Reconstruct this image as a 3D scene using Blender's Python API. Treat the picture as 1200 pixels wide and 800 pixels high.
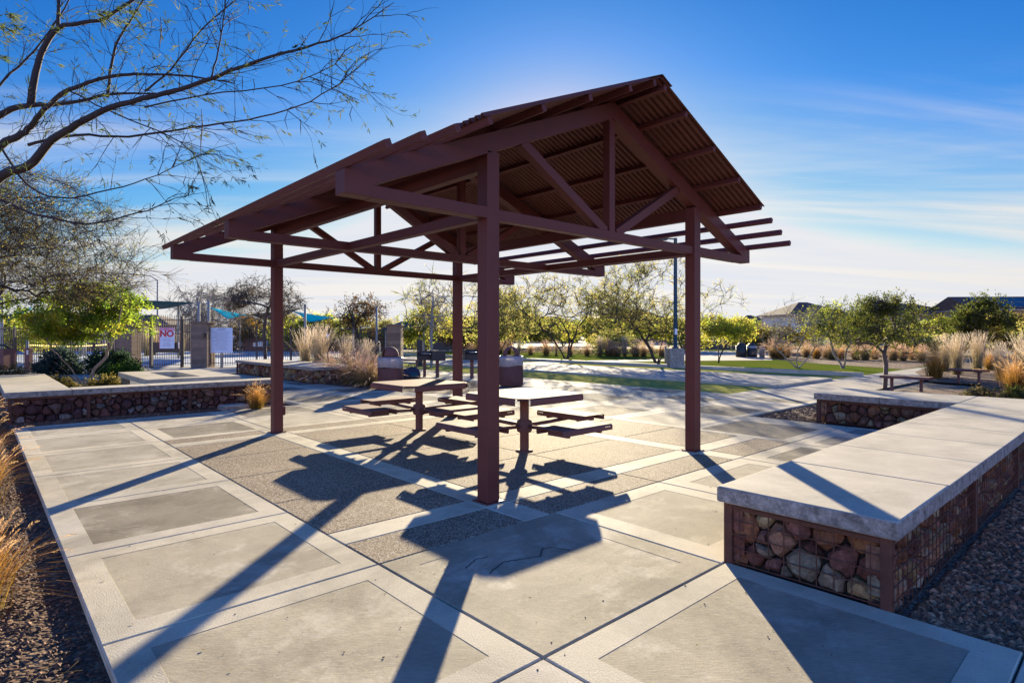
import bpy, bmesh, math, random
import numpy as np
from mathutils import Vector, Matrix, noise as mnoise

for o in list(bpy.data.objects): bpy.data.objects.remove(o, do_unlink=True)
S = bpy.context.scene
COL = S.collection
R = math.radians

# ------------------------------------------------------------------ camera
FPX, HY, YAW, CX, CY, H = 689.67, 391.87, 42.324, -3.64, -4.334, 1.6
cam_d = bpy.data.cameras.new('camera'); cam = bpy.data.objects.new('camera', cam_d); COL.objects.link(cam)
cam_d.sensor_fit = 'HORIZONTAL'; cam_d.sensor_width = 36; cam_d.lens = FPX/1200*36
cam_d.shift_y = -(400-HY)/1200; cam_d.clip_start = .05; cam_d.clip_end = 6000
cam.location = (CX, CY, H); cam.rotation_euler = (R(90), 0, -R(YAW))
S.camera = cam
_c, _s = math.cos(R(YAW)), math.sin(R(YAW))

# ------------------------------------------------------------------ sky, sun, exposure
SKYK = 3.2; REAR_FILL = 2.0
SUN_AZ, SUN_EL = 43.3, 13.0            # azimuth from +x towards +y
w = bpy.data.worlds.new('World'); S.world = w; w.use_nodes = True
nt = w.node_tree; N = nt.nodes; L = nt.links
for n in list(N): N.remove(n)
out = N.new('ShaderNodeOutputWorld'); bg = N.new('ShaderNodeBackground'); L.new(bg.outputs[0], out.inputs[0])
sky = N.new('ShaderNodeTexSky'); sky.sky_type = 'NISHITA'; sky.sun_disc = False
sky.sun_elevation = R(SUN_EL); sky.sun_rotation = R(90-SUN_AZ)
sky.altitude = 400; sky.air_density = 1.0; sky.dust_density = .3; sky.ozone_density = 2.0
bg.inputs[1].default_value = .1
tc = N.new('ShaderNodeTexCoord'); sep = N.new('ShaderNodeSeparateXYZ'); L.new(tc.outputs['Generated'], sep.inputs[0])
def mth(op, a, b=None, c=None, clamp=False):
    n = N.new('ShaderNodeMath'); n.operation = op; n.use_clamp = clamp
    for i, v in enumerate((a, b, c)):
        if v is None: continue
        if isinstance(v, (int, float)): n.inputs[i].default_value = v
        else: L.new(v, n.inputs[i])
    return n.outputs[0]
def maprange(v, a, b, c, d, smooth=True):
    n = N.new('ShaderNodeMapRange'); n.interpolation_type = 'SMOOTHSTEP' if smooth else 'LINEAR'
    L.new(v, n.inputs[0]); n.inputs[1].default_value = a; n.inputs[2].default_value = b; n.inputs[3].default_value = c; n.inputs[4].default_value = d
    return n.outputs[0]
zc = mth('MAXIMUM', sep.outputs[2], 0.0)
den = mth('ADD', zc, .10)
px_ = mth('DIVIDE', sep.outputs[0], den); py_ = mth('DIVIDE', sep.outputs[1], den)
cmb = N.new('ShaderNodeCombineXYZ'); L.new(px_, cmb.inputs[0]); L.new(py_, cmb.inputs[1])
def cloud_layer(rot, sc, nscale, seed, detail, dist):
    m0 = N.new('ShaderNodeMapping'); m0.inputs['Rotation'].default_value = (0, 0, R(rot)); L.new(cmb.outputs[0], m0.inputs[0])
    mp = N.new('ShaderNodeMapping'); mp.inputs['Scale'].default_value = (sc[0], sc[1], 1); mp.inputs['Location'].default_value = (seed, seed*1.7, 0); L.new(m0.outputs[0], mp.inputs[0])
    nz = N.new('ShaderNodeTexNoise'); nz.inputs['Scale'].default_value = nscale; nz.inputs['Detail'].default_value = detail
    nz.inputs['Roughness'].default_value = .58; nz.inputs['Distortion'].default_value = dist; L.new(mp.outputs[0], nz.inputs[0]); return nz.outputs[0]
n1 = cloud_layer(33, (.18, 1.2), 1.0, 4.6, 9, 1.0)       # long wisps
n2 = cloud_layer(48, (.20, 1.2), .7, 8.1, 8, 1.0)       # broad sheets
elev = sep.outputs[2]
band = maprange(elev, .40, .15, 0, 1)                   # more cloud low down
c1 = maprange(n1, .44, .70, 0, 1); c2 = maprange(n2, .45, .66, 0, 1)
csum = mth('ADD', mth('MULTIPLY', c1, 1.05), mth('MULTIPLY', c2, .6))
low = maprange(elev, .18, .03, 0, 1)
cl = mth('MULTIPLY', mth('ADD', csum, mth('MULTIPLY', low, .18)), mth('ADD', mth('MULTIPLY', band, .95), .0), clamp=True)
cl = mth('MULTIPLY', cl, .8)
# cloud brightness: brighter towards the sun
sv = Vector((math.cos(R(SUN_EL))*math.cos(R(SUN_AZ)), math.cos(R(SUN_EL))*math.sin(R(SUN_AZ)), math.sin(R(SUN_EL))))
dt = N.new('ShaderNodeVectorMath'); dt.operation = 'DOT_PRODUCT'; L.new(tc.outputs['Generated'], dt.inputs[0]); dt.inputs[1].default_value = sv
glow = mth('POWER', mth('MAXIMUM', dt.outputs['Value'], 0.0), 6.0)
cb = mth('MULTIPLY', mth('ADD', mth('MULTIPLY', glow, .16), .78), SKYK)
ccol = N.new('ShaderNodeMix'); ccol.data_type = 'RGBA'; ccol.blend_type = 'MULTIPLY'; ccol.inputs[0].default_value = 1
ccol.inputs[6].default_value = (1.0, .955, .90, 1)
cc2 = N.new('ShaderNodeCombineColor'); [L.new(cb, cc2.inputs[i]) for i in range(3)]; L.new(cc2.outputs[0], ccol.inputs[7])
# grade of the sky: deeper blue away from the sun, highlights near the sun held back
spc = N.new('ShaderNodeSeparateColor'); L.new(sky.outputs[0], spc.inputs[0]); grade = N.new('ShaderNodeCombineColor')
rear = mth('ADD', maprange(dt.outputs['Value'], .40, -.35, 0, REAR_FILL), 1.0)       # sky opposite the sun brightened out of view, added fill for the shadows
rear_r = mth('ADD', maprange(dt.outputs['Value'], .40, -.35, 0, REAR_FILL*2.6), 1.0); rear_g = mth('ADD', maprange(dt.outputs['Value'], .40, -.35, 0, REAR_FILL*1.2), 1.0)
for i, (g_, p_, mxv) in enumerate(((.0044, 3.0, .72), (.037, 1.5, .75), (.150, 1.0, .82))):
    v_ = mth('MINIMUM', mth('ADD', mth('MULTIPLY', mth('POWER', spc.outputs[i], p_), g_), mth('MULTIPLY', spc.outputs[i], (.007, .015, .0)[i])), mxv)
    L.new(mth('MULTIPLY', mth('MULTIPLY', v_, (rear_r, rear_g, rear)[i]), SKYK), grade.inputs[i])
mixc = N.new('ShaderNodeMix'); mixc.data_type = 'RGBA'; L.new(cl, mixc.inputs[0]); L.new(grade.outputs[0], mixc.inputs[6]); L.new(ccol.outputs[2], mixc.inputs[7])
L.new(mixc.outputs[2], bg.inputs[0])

sd = bpy.data.lights.new('sun', 'SUN'); sd.energy = 5.0; sd.angle = R(.53); sd.color = (1, .86, .60)
sun = bpy.data.objects.new('sun', sd); COL.objects.link(sun); sun.location = (20, 20, 20)
sun.rotation_euler = (-sv).to_track_quat('-Z', 'Y').to_euler()
S.view_settings.view_transform = 'Standard'; S.view_settings.look = 'None'; S.view_settings.exposure = 1.74; S.view_settings.gamma = 1
S.view_settings.use_curve_mapping = False
S.render.engine = 'CYCLES'

# ------------------------------------------------------------------ helpers
def P(px, Z, z=0.0):
    """ground position seen in column px at distance Z in front of the viewpoint"""
    X = (px-600)*Z/FPX
    return Vector((CX + X*_c + Z*_s, CY - X*_s + Z*_c, z))
def at(px, py, Z):
    p = P(px, Z); p.z = H-(py-HY)*Z/FPX; return p
def gp(px, py, z=0.0):
    return P(px, (H-z)*FPX/(py-HY), z)
def zat(py, Z): return H-(py-HY)*Z/FPX
RIGHT = Vector((_c, -_s, 0)); FWD = Vector((_s, _c, 0))
FACE = math.atan2(-_s, _c)      # rotation whose local x runs across the view

class MB:
    def __init__(s): s.v = []; s.f = []; s.mi = []; s.tint = []; s.sm = []
    def add(s, vs, fs, mi=0, tint=(1, 1, 1), sm=False):
        b = len(s.v); s.v.extend([tuple(q) for q in vs])
        for f in fs:
            s.f.append(tuple(i+b for i in f)); s.mi.append(mi); s.tint.append(tint); s.sm.append(sm)
    def box(s, lo, hi, **k):
        x0, y0, z0 = lo; x1, y1, z1 = hi
        s.add([(x0,y0,z0),(x1,y0,z0),(x1,y1,z0),(x0,y1,z0),(x0,y0,z1),(x1,y0,z1),(x1,y1,z1),(x0,y1,z1)],
              [(0,3,2,1),(4,5,6,7),(0,1,5,4),(1,2,6,5),(2,3,7,6),(3,0,4,7)], **k); return s
    def obox(s, c, ax, hx, hy, z0, z1, **k):
        """box with centre c (xy), local x axis ax (unit), half sizes"""
        ay = Vector((-ax.y, ax.x, 0)); c = Vector((c[0], c[1], 0)); pts = []
        for z in (z0, z1):
            for sx, sy in ((-1,-1),(1,-1),(1,1),(-1,1)):
                p = c+ax*hx*sx+ay*hy*sy; pts.append((p.x, p.y, z))
        s.add(pts, [(0,3,2,1),(4,5,6,7),(0,1,5,4),(1,2,6,5),(2,3,7,6),(3,0,4,7)], **k); return s
    def beam(s, a, b, w, h, up=(0,0,1), ca=None, cb=None, **k):
        """rectangular bar from a to b; w across, h along up"""
        a = Vector(a); b = Vector(b); d = (b-a).normalized(); u = Vector(up); sd_ = d.cross(u).normalized(); u2 = sd_.cross(d).normalized()
        pts = []
        for p in (a, b):
            for q, r in ((-1,-1),(1,-1),(1,1),(-1,1)): pts.append(p+sd_*w/2*q+u2*h/2*r)
        s.add(pts, [(0,1,2,3),(7,6,5,4),(0,4,5,1),(1,5,6,2),(2,6,7,3),(3,7,4,0)], **k); return s
    def tube(s, pts, rad, n=6, cap=True, **k):
        pts = [Vector(p) for p in pts]; m = len(pts)
        if not hasattr(rad, '__len__'): rad = [rad]*m
        k.setdefault('sm', True); vs = []; ref = None
        for i, p in enumerate(pts):
            d = (pts[min(i+1, m-1)]-pts[max(i-1, 0)])
            d = d.normalized() if d.length > 1e-9 else Vector((0,0,1))
            if ref is None: ref = d.orthogonal().normalized()
            ref = (ref-d*ref.dot(d)); ref = ref.normalized() if ref.length > 1e-6 else d.orthogonal().normalized()
            q = d.cross(ref)
            for j in range(n):
                t = 2*math.pi*j/n; vs.append(p+(ref*math.cos(t)+q*math.sin(t))*rad[i])
        fs = [(i*n+j, i*n+(j+1)%n, (i+1)*n+(j+1)%n, (i+1)*n+j) for i in range(m-1) for j in range(n)]
        if cap: fs += [tuple(range(n))[::-1], tuple((m-1)*n+j for j in range(n))]
        s.add(vs, fs, **k); return s
    def lathe(s, prof, c=(0,0,0), n=24, **k):
        k.setdefault('sm', True); vs = []; m = len(prof)
        for r, z in prof:
            for j in range(n):
                t = 2*math.pi*j/n; vs.append((c[0]+r*math.cos(t), c[1]+r*math.sin(t), c[2]+z))
        fs = [(i*n+j, i*n+(j+1)%n, (i+1)*n+(j+1)%n, (i+1)*n+j) for i in range(m-1) for j in range(n)]
        s.add(vs, fs, **k); return s
    def prism(s, poly, z0, z1, **k):
        n = len(poly); vs = [(p[0], p[1], z0) for p in poly]+[(p[0], p[1], z1) for p in poly]
        s.add(vs, [tuple(range(n))[::-1], tuple(range(n, 2*n))]+[(i, (i+1)%n, n+(i+1)%n, n+i) for i in range(n)], **k); return s
    def build(s, name, mats, parent=None, bevel=0, loc=None, smooth_angle=None):
        me = bpy.data.meshes.new(name)
        off = Vector((0,0,0))
        if parent is not None: off = parent.matrix_basis.translation.copy()
        if parent is not None and parent.parent is not None: off = off+parent.parent.matrix_basis.translation
        if loc is not None: off = Vector(loc)
        me.from_pydata([(q[0]-off.x, q[1]-off.y, q[2]-off.z) for q in s.v], [], s.f); me.update()
        if not isinstance(mats, (list, tuple)): mats = [mats]
        for m in mats: me.materials.append(m)
        me.polygons.foreach_set('material_index', s.mi); me.polygons.foreach_set('use_smooth', s.sm)
        lt = np.repeat(np.array([(t[0], t[1], t[2], 1.0) for t in s.tint], dtype=np.float32), [len(f) for f in s.f], axis=0)
        at_ = me.color_attributes.new('tint', 'FLOAT_COLOR', 'CORNER'); at_.data.foreach_set('color', lt.ravel())
        o = bpy.data.objects.new(name, me); COL.objects.link(o)
        if parent is not None: o.parent = parent
        elif loc is not None: o.location = loc
        if bevel:
            b = o.modifiers.new('bevel', 'BEVEL'); b.width = bevel; b.segments = 2; b.limit_method = 'ANGLE'; b.angle_limit = R(40)
        return o

def thing(name, label, cat, loc=(0,0,0), rz=0, group=None):
    o = bpy.data.objects.new(name, None); COL.objects.link(o); o.empty_display_size = .2
    o.location = loc; o.rotation_euler = (0, 0, rz)
    return tag(o, label, cat, group)
def tag(o, label, cat, group=None):
    o['label'] = label; o['category'] = cat
    if group: o['group'] = group
    return o
def struct(o): o['kind'] = 'structure'; return o
def stuff(o, label=None, cat=None):
    o['kind'] = 'stuff'
    if label: o['label'] = label; o['category'] = cat
    return o
def copy_tree(o, loc, rz=0, sc=1, label=None, group=None, cat=None):
    c = o.copy(); COL.objects.link(c); c.location = loc; c.rotation_euler = (0, 0, rz)
    c.scale = (sc, sc, sc) if not hasattr(sc, '__len__') else sc
    if label: c['label'] = label
    if group: c['group'] = group
    if cat: c['category'] = cat
    for ch in o.children:
        d = ch.copy(); COL.objects.link(d); d.parent = c
        for g in ch.children:
            e = g.copy(); COL.objects.link(e); e.parent = d
    return c
ORD = ['first','second','third','fourth','fifth','sixth','seventh','eighth','ninth','tenth','eleventh','twelfth','thirteenth','fourteenth','fifteenth','sixteenth']

# ------------------------------------------------------------------ materials
MATS = {}
def mat(name, col, rough=.7, var=.25, scale=4, bump=.15, bscale=60, metal=0, col2=None, trans=0, stretch=None, speck=0, spscale=300, tint=True, spec=.5, stain=0, joint=None, scuff=0, srot=0):
    m = bpy.data.materials.new(name); m.use_nodes = True; nt = m.node_tree; N = nt.nodes; L = nt.links
    b = N['Principled BSDF']; tc = N.new('ShaderNodeTexCoord'); co = tc.outputs['Object']
    src = co
    if stretch:
        m0 = N.new('ShaderNodeMapping'); m0.inputs['Rotation'].default_value = (0, 0, R(srot)); L.new(co, m0.inputs[0]); mp = N.new('ShaderNodeMapping'); mp.inputs['Scale'].default_value = stretch; L.new(m0.outputs[0], mp.inputs[0]); src = mp.outputs[0]
    nz = N.new('ShaderNodeTexNoise'); nz.inputs['Scale'].default_value = scale; nz.inputs['Detail'].default_value = 7; nz.inputs['Roughness'].default_value = .65; L.new(co, nz.inputs[0])
    rmp = N.new('ShaderNodeMapRange'); L.new(nz.outputs[0], rmp.inputs[0]); rmp.inputs[1].default_value = .28; rmp.inputs[2].default_value = .72
    mx = N.new('ShaderNodeMix'); mx.data_type = 'RGBA'; L.new(rmp.outputs[0], mx.inputs[0])
    c2 = col2 or tuple(min(1, c*(1+var)) for c in col); c1 = col if col2 else tuple(c*(1-var) for c in col)
    mx.inputs[6].default_value = (*c1, 1); mx.inputs[7].default_value = (*c2, 1); colr = mx.outputs[2]
    def mul(a, bsock):
        q = N.new('ShaderNodeMix'); q.data_type = 'RGBA'; q.blend_type = 'MULTIPLY'; q.inputs[0].default_value = 1; L.new(a, q.inputs[6]); L.new(bsock, q.inputs[7]); return q.outputs[2]
    def ramp(sock, pts):
        r = N.new('ShaderNodeValToRGB'); e = r.color_ramp.elements
        e[0].position, e[0].color = pts[0][0], (*pts[0][1], 1); e[1].position, e[1].color = pts[-1][0], (*pts[-1][1], 1)
        for p_, c_ in pts[1:-1]:
            x = e.new(p_); x.color = (*c_, 1)
        L.new(sock, r.inputs[0]); return r.outputs[0]
    if speck:
        n2 = N.new('ShaderNodeTexNoise'); n2.inputs['Scale'].default_value = spscale; n2.inputs['Detail'].default_value = 3; L.new(src, n2.inputs[0])
        lo, hi = 1-speck, 1+speck
        colr = mul(colr, ramp(n2.outputs[0], [(.3, (lo,)*3), (.7, (min(hi,1.0),)*3)]))
    if stain:
        n3 = N.new('ShaderNodeTexNoise'); n3.inputs['Scale'].default_value = .9; n3.inputs['Detail'].default_value = 9; n3.inputs['Roughness'].default_value = .7; n3.inputs['Distortion'].default_value = .6; L.new(co, n3.inputs[0])
        colr = mul(colr, ramp(n3.outputs[0], [(.33, (1-stain,)*3), (.55, (1,)*3)]))
        v3 = N.new('ShaderNodeTexVoronoi'); v3.inputs['Scale'].default_value = 1.9; L.new(co, v3.inputs[0])       # small dropped-drink spots
        colr = mul(colr, ramp(v3.outputs['Distance'], [(.018, (1-stain*1.6,)*3), (.035, (1,)*3)]))
    if scuff:
        n4 = N.new('ShaderNodeTexNoise'); n4.inputs['Scale'].default_value = 1.7; n4.inputs['Detail'].default_value = 11; n4.inputs['Roughness'].default_value = .72; n4.inputs['Distortion'].default_value = .4
        mp4 = N.new('ShaderNodeMapping'); mp4.inputs['Location'].default_value = (7.3, 2.1, 0); L.new(co, mp4.inputs[0]); L.new(mp4.outputs[0], n4.inputs[0])
        f4 = ramp(n4.outputs[0], [(.53, (0,0,0)), (.68, (scuff,)*3)]); q4 = N.new('ShaderNodeMix'); q4.data_type = 'RGBA'; L.new(f4, q4.inputs[0]); L.new(colr, q4.inputs[6]); q4.inputs[7].default_value = (.62,.57,.48,1); colr = q4.outputs[2]
    if tint:
        a = N.new('ShaderNodeAttribute'); a.attribute_name = 'tint'; colr = mul(colr, a.outputs['Color'])
    L.new(colr, b.inputs['Base Color']); b.inputs['Roughness'].default_value = rough; b.inputs['Metallic'].default_value = metal
    b.inputs['Specular IOR Level'].default_value = spec
    rr = N.new('ShaderNodeMapRange'); L.new(nz.outputs[0], rr.inputs[0]); rr.inputs[3].default_value = max(.05, rough-.12); rr.inputs[4].default_value = min(1, rough+.12); L.new(rr.outputs[0], b.inputs['Roughness'])
    if bump:
        bn = N.new('ShaderNodeTexNoise'); bn.inputs['Scale'].default_value = bscale; bn.inputs['Detail'].default_value = 5; L.new(src, bn.inputs[0])
        bp = N.new('ShaderNodeBump'); bp.inputs['Strength'].default_value = bump; bp.inputs['Distance'].default_value = .01; L.new(bn.outputs[0], bp.inputs['Height']); L.new(bp.outputs[0], b.inputs['Normal'])
    if trans:
        tr = N.new('ShaderNodeBsdfTranslucent'); L.new(colr, tr.inputs[0]); ms = N.new('ShaderNodeMixShader'); ms.inputs[0].default_value = trans
        o = N['Material Output']; L.new(b.outputs[0], ms.inputs[1]); L.new(tr.outputs[0], ms.inputs[2]); L.new(ms.outputs[0], o.inputs[0])
    MATS[name] = m; return m
def pebble(name, cols, scale, bump=.6, dist=.012, rough=.85):
    """pebbly ground: voronoi cells, each with its own stone colour"""
    m = bpy.data.materials.new(name); m.use_nodes = True; nt = m.node_tree; N = nt.nodes; L = nt.links
    b = N['Principled BSDF']; tc = N.new('ShaderNodeTexCoord'); co = tc.outputs['Object']
    wn = N.new('ShaderNodeTexNoise'); wn.inputs['Scale'].default_value = scale*.6; L.new(co, wn.inputs[0])
    va = N.new('ShaderNodeVectorMath'); va.operation = 'MULTIPLY_ADD'; L.new(wn.outputs['Color'], va.inputs[0]); va.inputs[1].default_value = (.6/scale,)*3; L.new(co, va.inputs[2])
    v = N.new('ShaderNodeTexVoronoi'); v.inputs['Scale'].default_value = scale; L.new(va.outputs[0], v.inputs[0])
    sp = N.new('ShaderNodeSeparateColor'); L.new(v.outputs['Color'], sp.inputs[0])
    r = N.new('ShaderNodeValToRGB'); r.color_ramp.interpolation = 'CONSTANT'; e = r.color_ramp.elements
    for i, c in enumerate(cols):
        x = e[i] if i < 2 else e.new(i/len(cols)); x.position = i/len(cols); x.color = (*c, 1)
    L.new(sp.outputs[0], r.inputs[0])
    nz = N.new('ShaderNodeTexNoise'); nz.inputs['Scale'].default_value = 1.3; nz.inputs['Detail'].default_value = 6; L.new(co, nz.inputs[0])
    r2 = N.new('ShaderNodeValToRGB'); r2.color_ramp.elements[0].position = .3; r2.color_ramp.elements[0].color = (.72,.72,.72,1); r2.color_ramp.elements[1].position = .7; L.new(nz.outputs[0], r2.inputs[0])
    q = N.new('ShaderNodeMix'); q.data_type = 'RGBA'; q.blend_type = 'MULTIPLY'; q.inputs[0].default_value = 1; L.new(r.outputs[0], q.inputs[6]); L.new(r2.outputs[0], q.inputs[7])
    L.new(q.outputs[2], b.inputs['Base Color']); b.inputs['Roughness'].default_value = rough; b.inputs['Specular IOR Level'].default_value = .12
    bp = N.new('ShaderNodeBump'); bp.inputs['Strength'].default_value = bump; bp.inputs['Distance'].default_value = dist; bp.invert = True
    L.new(v.outputs['Distance'], bp.inputs['Height']); L.new(bp.outputs[0], b.inputs['Normal'])
    return m

steel = mat('maroon_steel', (.108,.031,.028), .5, .12, 3, .04, 25, spec=.3)
steel_roof = mat('maroon_roofing', (.105,.032,.024), .6, .12, 2, .03, 20)
rust = mat('rusty_steel', (.085,.032,.020), .75, .4, 9, .25, 70)
coated = mat('coated_maroon_metal', (.16,.080,.072), .82, .15, 4, .12, 160, spec=.15)
c_frame = mat('concrete_border', (.605,.535,.41), .8, .14, 3.5, .3, 110, speck=.20, spscale=90, stain=.38, spec=.08, scuff=0.35)
c_gray = mat('concrete_gray_broomed', (.25,.22,.175), .85, .22, 2.5, .6, 45, stretch=(1,16,1), srot=42, speck=.30, spscale=14, stain=.3, spec=.08, scuff=0.35)
c_tan = mat('concrete_tan_broomed', (.42,.372,.288), .85, .2, 1.6, .55, 45, stretch=(1,16,1), srot=42, speck=.26, spscale=14, stain=.32, spec=.08, scuff=0.6)
c_light = mat('concrete_light_broomed', (.47,.42,.335), .85, .18, 2, .5, 45, stretch=(1,16,1), srot=42, speck=.22, spscale=14, stain=.32, spec=.08, scuff=0.6)
c_brush = mat('concrete_brushed', (.44,.39,.30), .85, .2, 2.5, .6, 45, stretch=(1,16,1), srot=42, speck=.34, spscale=12, stain=.3, spec=.08, scuff=0.5)
c_cap = mat('concrete_cap', (.55,.49,.385), .75, .14, 2.2, .2, 90, speck=.14, spscale=120, stain=.26, spec=.08, scuff=0.3)
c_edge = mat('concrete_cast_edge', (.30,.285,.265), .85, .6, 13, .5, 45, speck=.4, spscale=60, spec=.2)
c_walk = mat('concrete_walk', (.40,.365,.32), .9, .14, .8, .1, 60, stain=.25, spec=.05)
c_joint = mat('joint_dirt', (.06,.052,.045), .95, .3, 8, .3, 80)
aggr = pebble('exposed_aggregate', [(.18,.13,.09),(.29,.225,.155),(.42,.35,.26),(.13,.085,.06),(.27,.18,.12),(.5,.43,.33),(.23,.17,.115)], 105, .5, .006)
gravel = pebble('brown_gravel', [(.17,.105,.075),(.21,.135,.10),(.11,.066,.05),(.28,.20,.15),(.18,.105,.08),(.13,.09,.07)], 40, .8, .02)
mulch = pebble('dark_bark_mulch', [(.11,.066,.045),(.14,.088,.058),(.08,.048,.034),(.19,.125,.085),(.12,.068,.047),(.09,.06,.045)], 36, .9, .02)
dirt = pebble('desert_ground', [(.22,.165,.12),(.27,.21,.155),(.19,.14,.10),(.31,.25,.19)], 14, .6, .03)
chip = mat('gravel_chip', (.13,.085,.066), .85, .35, 12, .3, 60)
rock = mat('gabion_rock', (.85,.85,.85), .9, .42, 14, .9, 34, speck=.38, spscale=40, spec=.15)
turf_m = mat('synthetic_turf', (.37,.36,.10), .95, .22, 1.6, .5, 160, speck=.3, spscale=120, spec=0)
lawn_m = mat('lawn_grass', (.20,.19,.05), .95, .35, .7, .6, 60, speck=.35, spscale=50, spec=0, col2=(.10,.19,.018))
bark = mat('bark', (.10,.075,.06), .9, .35, 6, .6, 30)
bark_pale = mat('bark_pale', (.26,.225,.19), .9, .3, 6, .5, 30)
bark_dark = mat('bark_dark', (.036,.027,.027), .9, .35, 6, .6, 30)
leaf_m = mat('leaf', (1,1,1), .8, .15, 3, 0, trans=.66, spec=.0)
blade_m = mat('grass_blade', (1,1,1), .8, .12, 3, 0, trans=.5, spec=.05)
block = mat('brown_masonry', (.20,.13,.09), .9, .22, 5, .4, 30)
block_red = mat('red_brown_wall', (.16,.08,.062), .9, .2, 3, .3, 20)
iron = mat('dark_iron', (.045,.026,.022), .5, .2, 5, .05, 30)
black = mat('black_paint', (.018,.018,.02), .5, .3, 5, .1, 50)
grey_post = mat('grey_galvanised', (.24,.24,.235), .7, .15, 5, .05, 40, spec=.15)
teal_dark = mat('dark_teal_paint', (.022,.045,.055), .45, .15, 4, .05, 30)
sail_bright = mat('turquoise_sailcloth', (.03,.60,.78), .75, .08, 3, .05, 90, trans=.6, spec=0)
sail_dark = mat('deep_teal_sailcloth', (.012,.085,.105), .75, .08, 3, .05, 90, trans=.15)
white_sign = mat('sign_white', (.66,.70,.80), .5, .04, 2, 0)
red_paint = mat('sign_red', (.62,.02,.03), .5, .05, 2, 0)
pink_paint = mat('sign_pink', (.72,.30,.40), .5, .05, 2, 0)
ink = mat('sign_ink', (.22,.24,.32), .6, .05, 2, 0)
stucco = mat('pale_stucco', (.62,.60,.56), .9, .06, 1, .1, 20)
stucco_tan = mat('tan_stucco', (.36,.29,.22), .9, .08, 1, .1, 20)
rooft = mat('roof_tile', (.10,.062,.052), .85, .3, 1.5, .5, 8, stretch=(1,1,4))
solar = mat('solar_panel', (.015,.025,.06), .18, .15, 2, 0)
glass = mat('dark_glass', (.02,.025,.03), .08, .1, 1, 0)
chrome = mat('pale_metal', (.55,.55,.54), .3, .1, 5, .03, 40, metal=.6)
bagliner = mat('bin_liner_plastic', (.36,.34,.35), .3, .25, 8, .6, 18, trans=.15)
navy = mat('navy_cloth', (.025,.03,.05), .75, .3, 6, .4, 30)
whitecar = mat('white_car_paint', (.7,.7,.7), .25, .03, 1, 0)
rubber = mat('tyre_rubber', (.02,.02,.02), .85, .2, 6, .1, 30)
yellow = mat('yellow_tape', (.75,.55,.02), .5, .05, 2, 0)
blue_floor = mat('blue_grey_deck', (.40,.44,.50), .8, .1, 1, .1, 40)

# ------------------------------------------------------------------ ground, plaza, beds
G0 = -.06
m = MB(); q = 3000
m.add([(-q,-q,G0),(q,-q,G0),(q,q,G0),(-q,q,G0)], [(0,1,2,3)])
struct(m.build('ground', dirt))
def sheet(name, poly, z, material, kind=struct):
    m = MB(); m.add([(p[0],p[1],z) for p in poly], [tuple(range(len(poly)))]); return kind(m.build(name, material))
# near gravel beds (their own sheet, just above the desert ground)
sheet('gravel_bed', [(-14,-14),(-3.0,-14),(-3.0,11.5),(-14,11.5)], G0+.006, mulch)
sheet('gravel_bed', [(-3.2,8.7),(2.4,8.7),(2.4,10.2),(-3.2,10.2)], G0+.010, gravel)
sheet('gravel_bed', [(.2,-12),(24,-12),(24,-2.0),(.2,-2.0)], G0+.008, gravel)
sheet('gravel_bed', [(7.55,-.6),(12.2,-.6),(12.2,1.3),(7.55,1.3)], G0+.030, gravel)

rnd = random.Random(5)
paving = MB()     # 0 frame 1 gray 2 tan 3 light 4 aggregate 5 joint 6 side
def slab(x0, x1, y0, y1, fm, pm=None, inset=.19, g=.006, tint=None):
    t = tint or rnd.uniform(.92, 1.05); T = (t, t, t*rnd.uniform(.97, 1.01)); e = .007
    a = (x0+g, x1-g, y0+g, y1-g); b = (x0+g+e, x1-g-e, y0+g+e, y1-g-e)
    def rect(r, z): return [(r[0],r[2],z),(r[1],r[2],z),(r[1],r[3],z),(r[0],r[3],z)]
    vs = rect(a, -.10)+rect(a, -.006)+rect(b, 0)
    fs = [(i, (i+1)%4, 4+(i+1)%4, 4+i) for i in range(4)]
    paving.add(vs, fs, mi=6, tint=T)
    paving.add(vs, [(4+i, 4+(i+1)%4, 8+(i+1)%4, 8+i) for i in range(4)], mi=fm, tint=T)
    if pm is None:
        paving.add(rect(b, 0), [(0,1,2,3)], mi=fm, tint=T)
    else:
        c = (x0+inset, x1-inset, y0+inset, y1-inset)
        paving.add(rect(b, 0)+rect(c, 0), [(i, (i+1)%4, 4+(i+1)%4, 4+i) for i in range(4)], mi=fm, tint=T)
        u = rnd.uniform(.9, 1.07)
        d = (c[0]+.003, c[1]-.003, c[2]+.003, c[3]-.003)
        paving.add(rect(c, 0)+rect(d, -.0018), [(i, (i+1)%4, 4+(i+1)%4, 4+i) for i in range(4)], mi=pm, tint=(u*.8, u*.8, u*.8))
        paving.add(rect(d, -.0018), [(0,1,2,3)], mi=pm, tint=(u, u, u))
GR, TN, LT, AG = 1, 2, 3, 4
wy = [-8.7,-7.1,-5.5,-3.88,-2.28,-.67,.95,2.56,4.15,5.75,7.33,8.86]
wp = [TN,TN,TN,LT,7,TN,GR,LT,LT,LT,LT]
for j in range(len(wy)-1): slab(-3.17, -1.56, wy[j], wy[j+1], 0, wp[j], tint=None)
sy = [-8.7,-7.1,-5.5,-3.88,-2.28]
for j in range(4):
    slab(-1.56, .275 if j < 4 else .22, sy[j], sy[j+1], 0, [TN,TN,TN,7][j])
slab(-1.56, .22, -2.28, -.67, 2, 2, inset=.2)
xs = [.22,1.85,3.69,5.28,6.6,7.6]
for i in range(5): slab(xs[i], xs[i+1], -2.28, -.67, 0, [TN,TN,GR,TN,TN][i], inset=.24)
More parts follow.
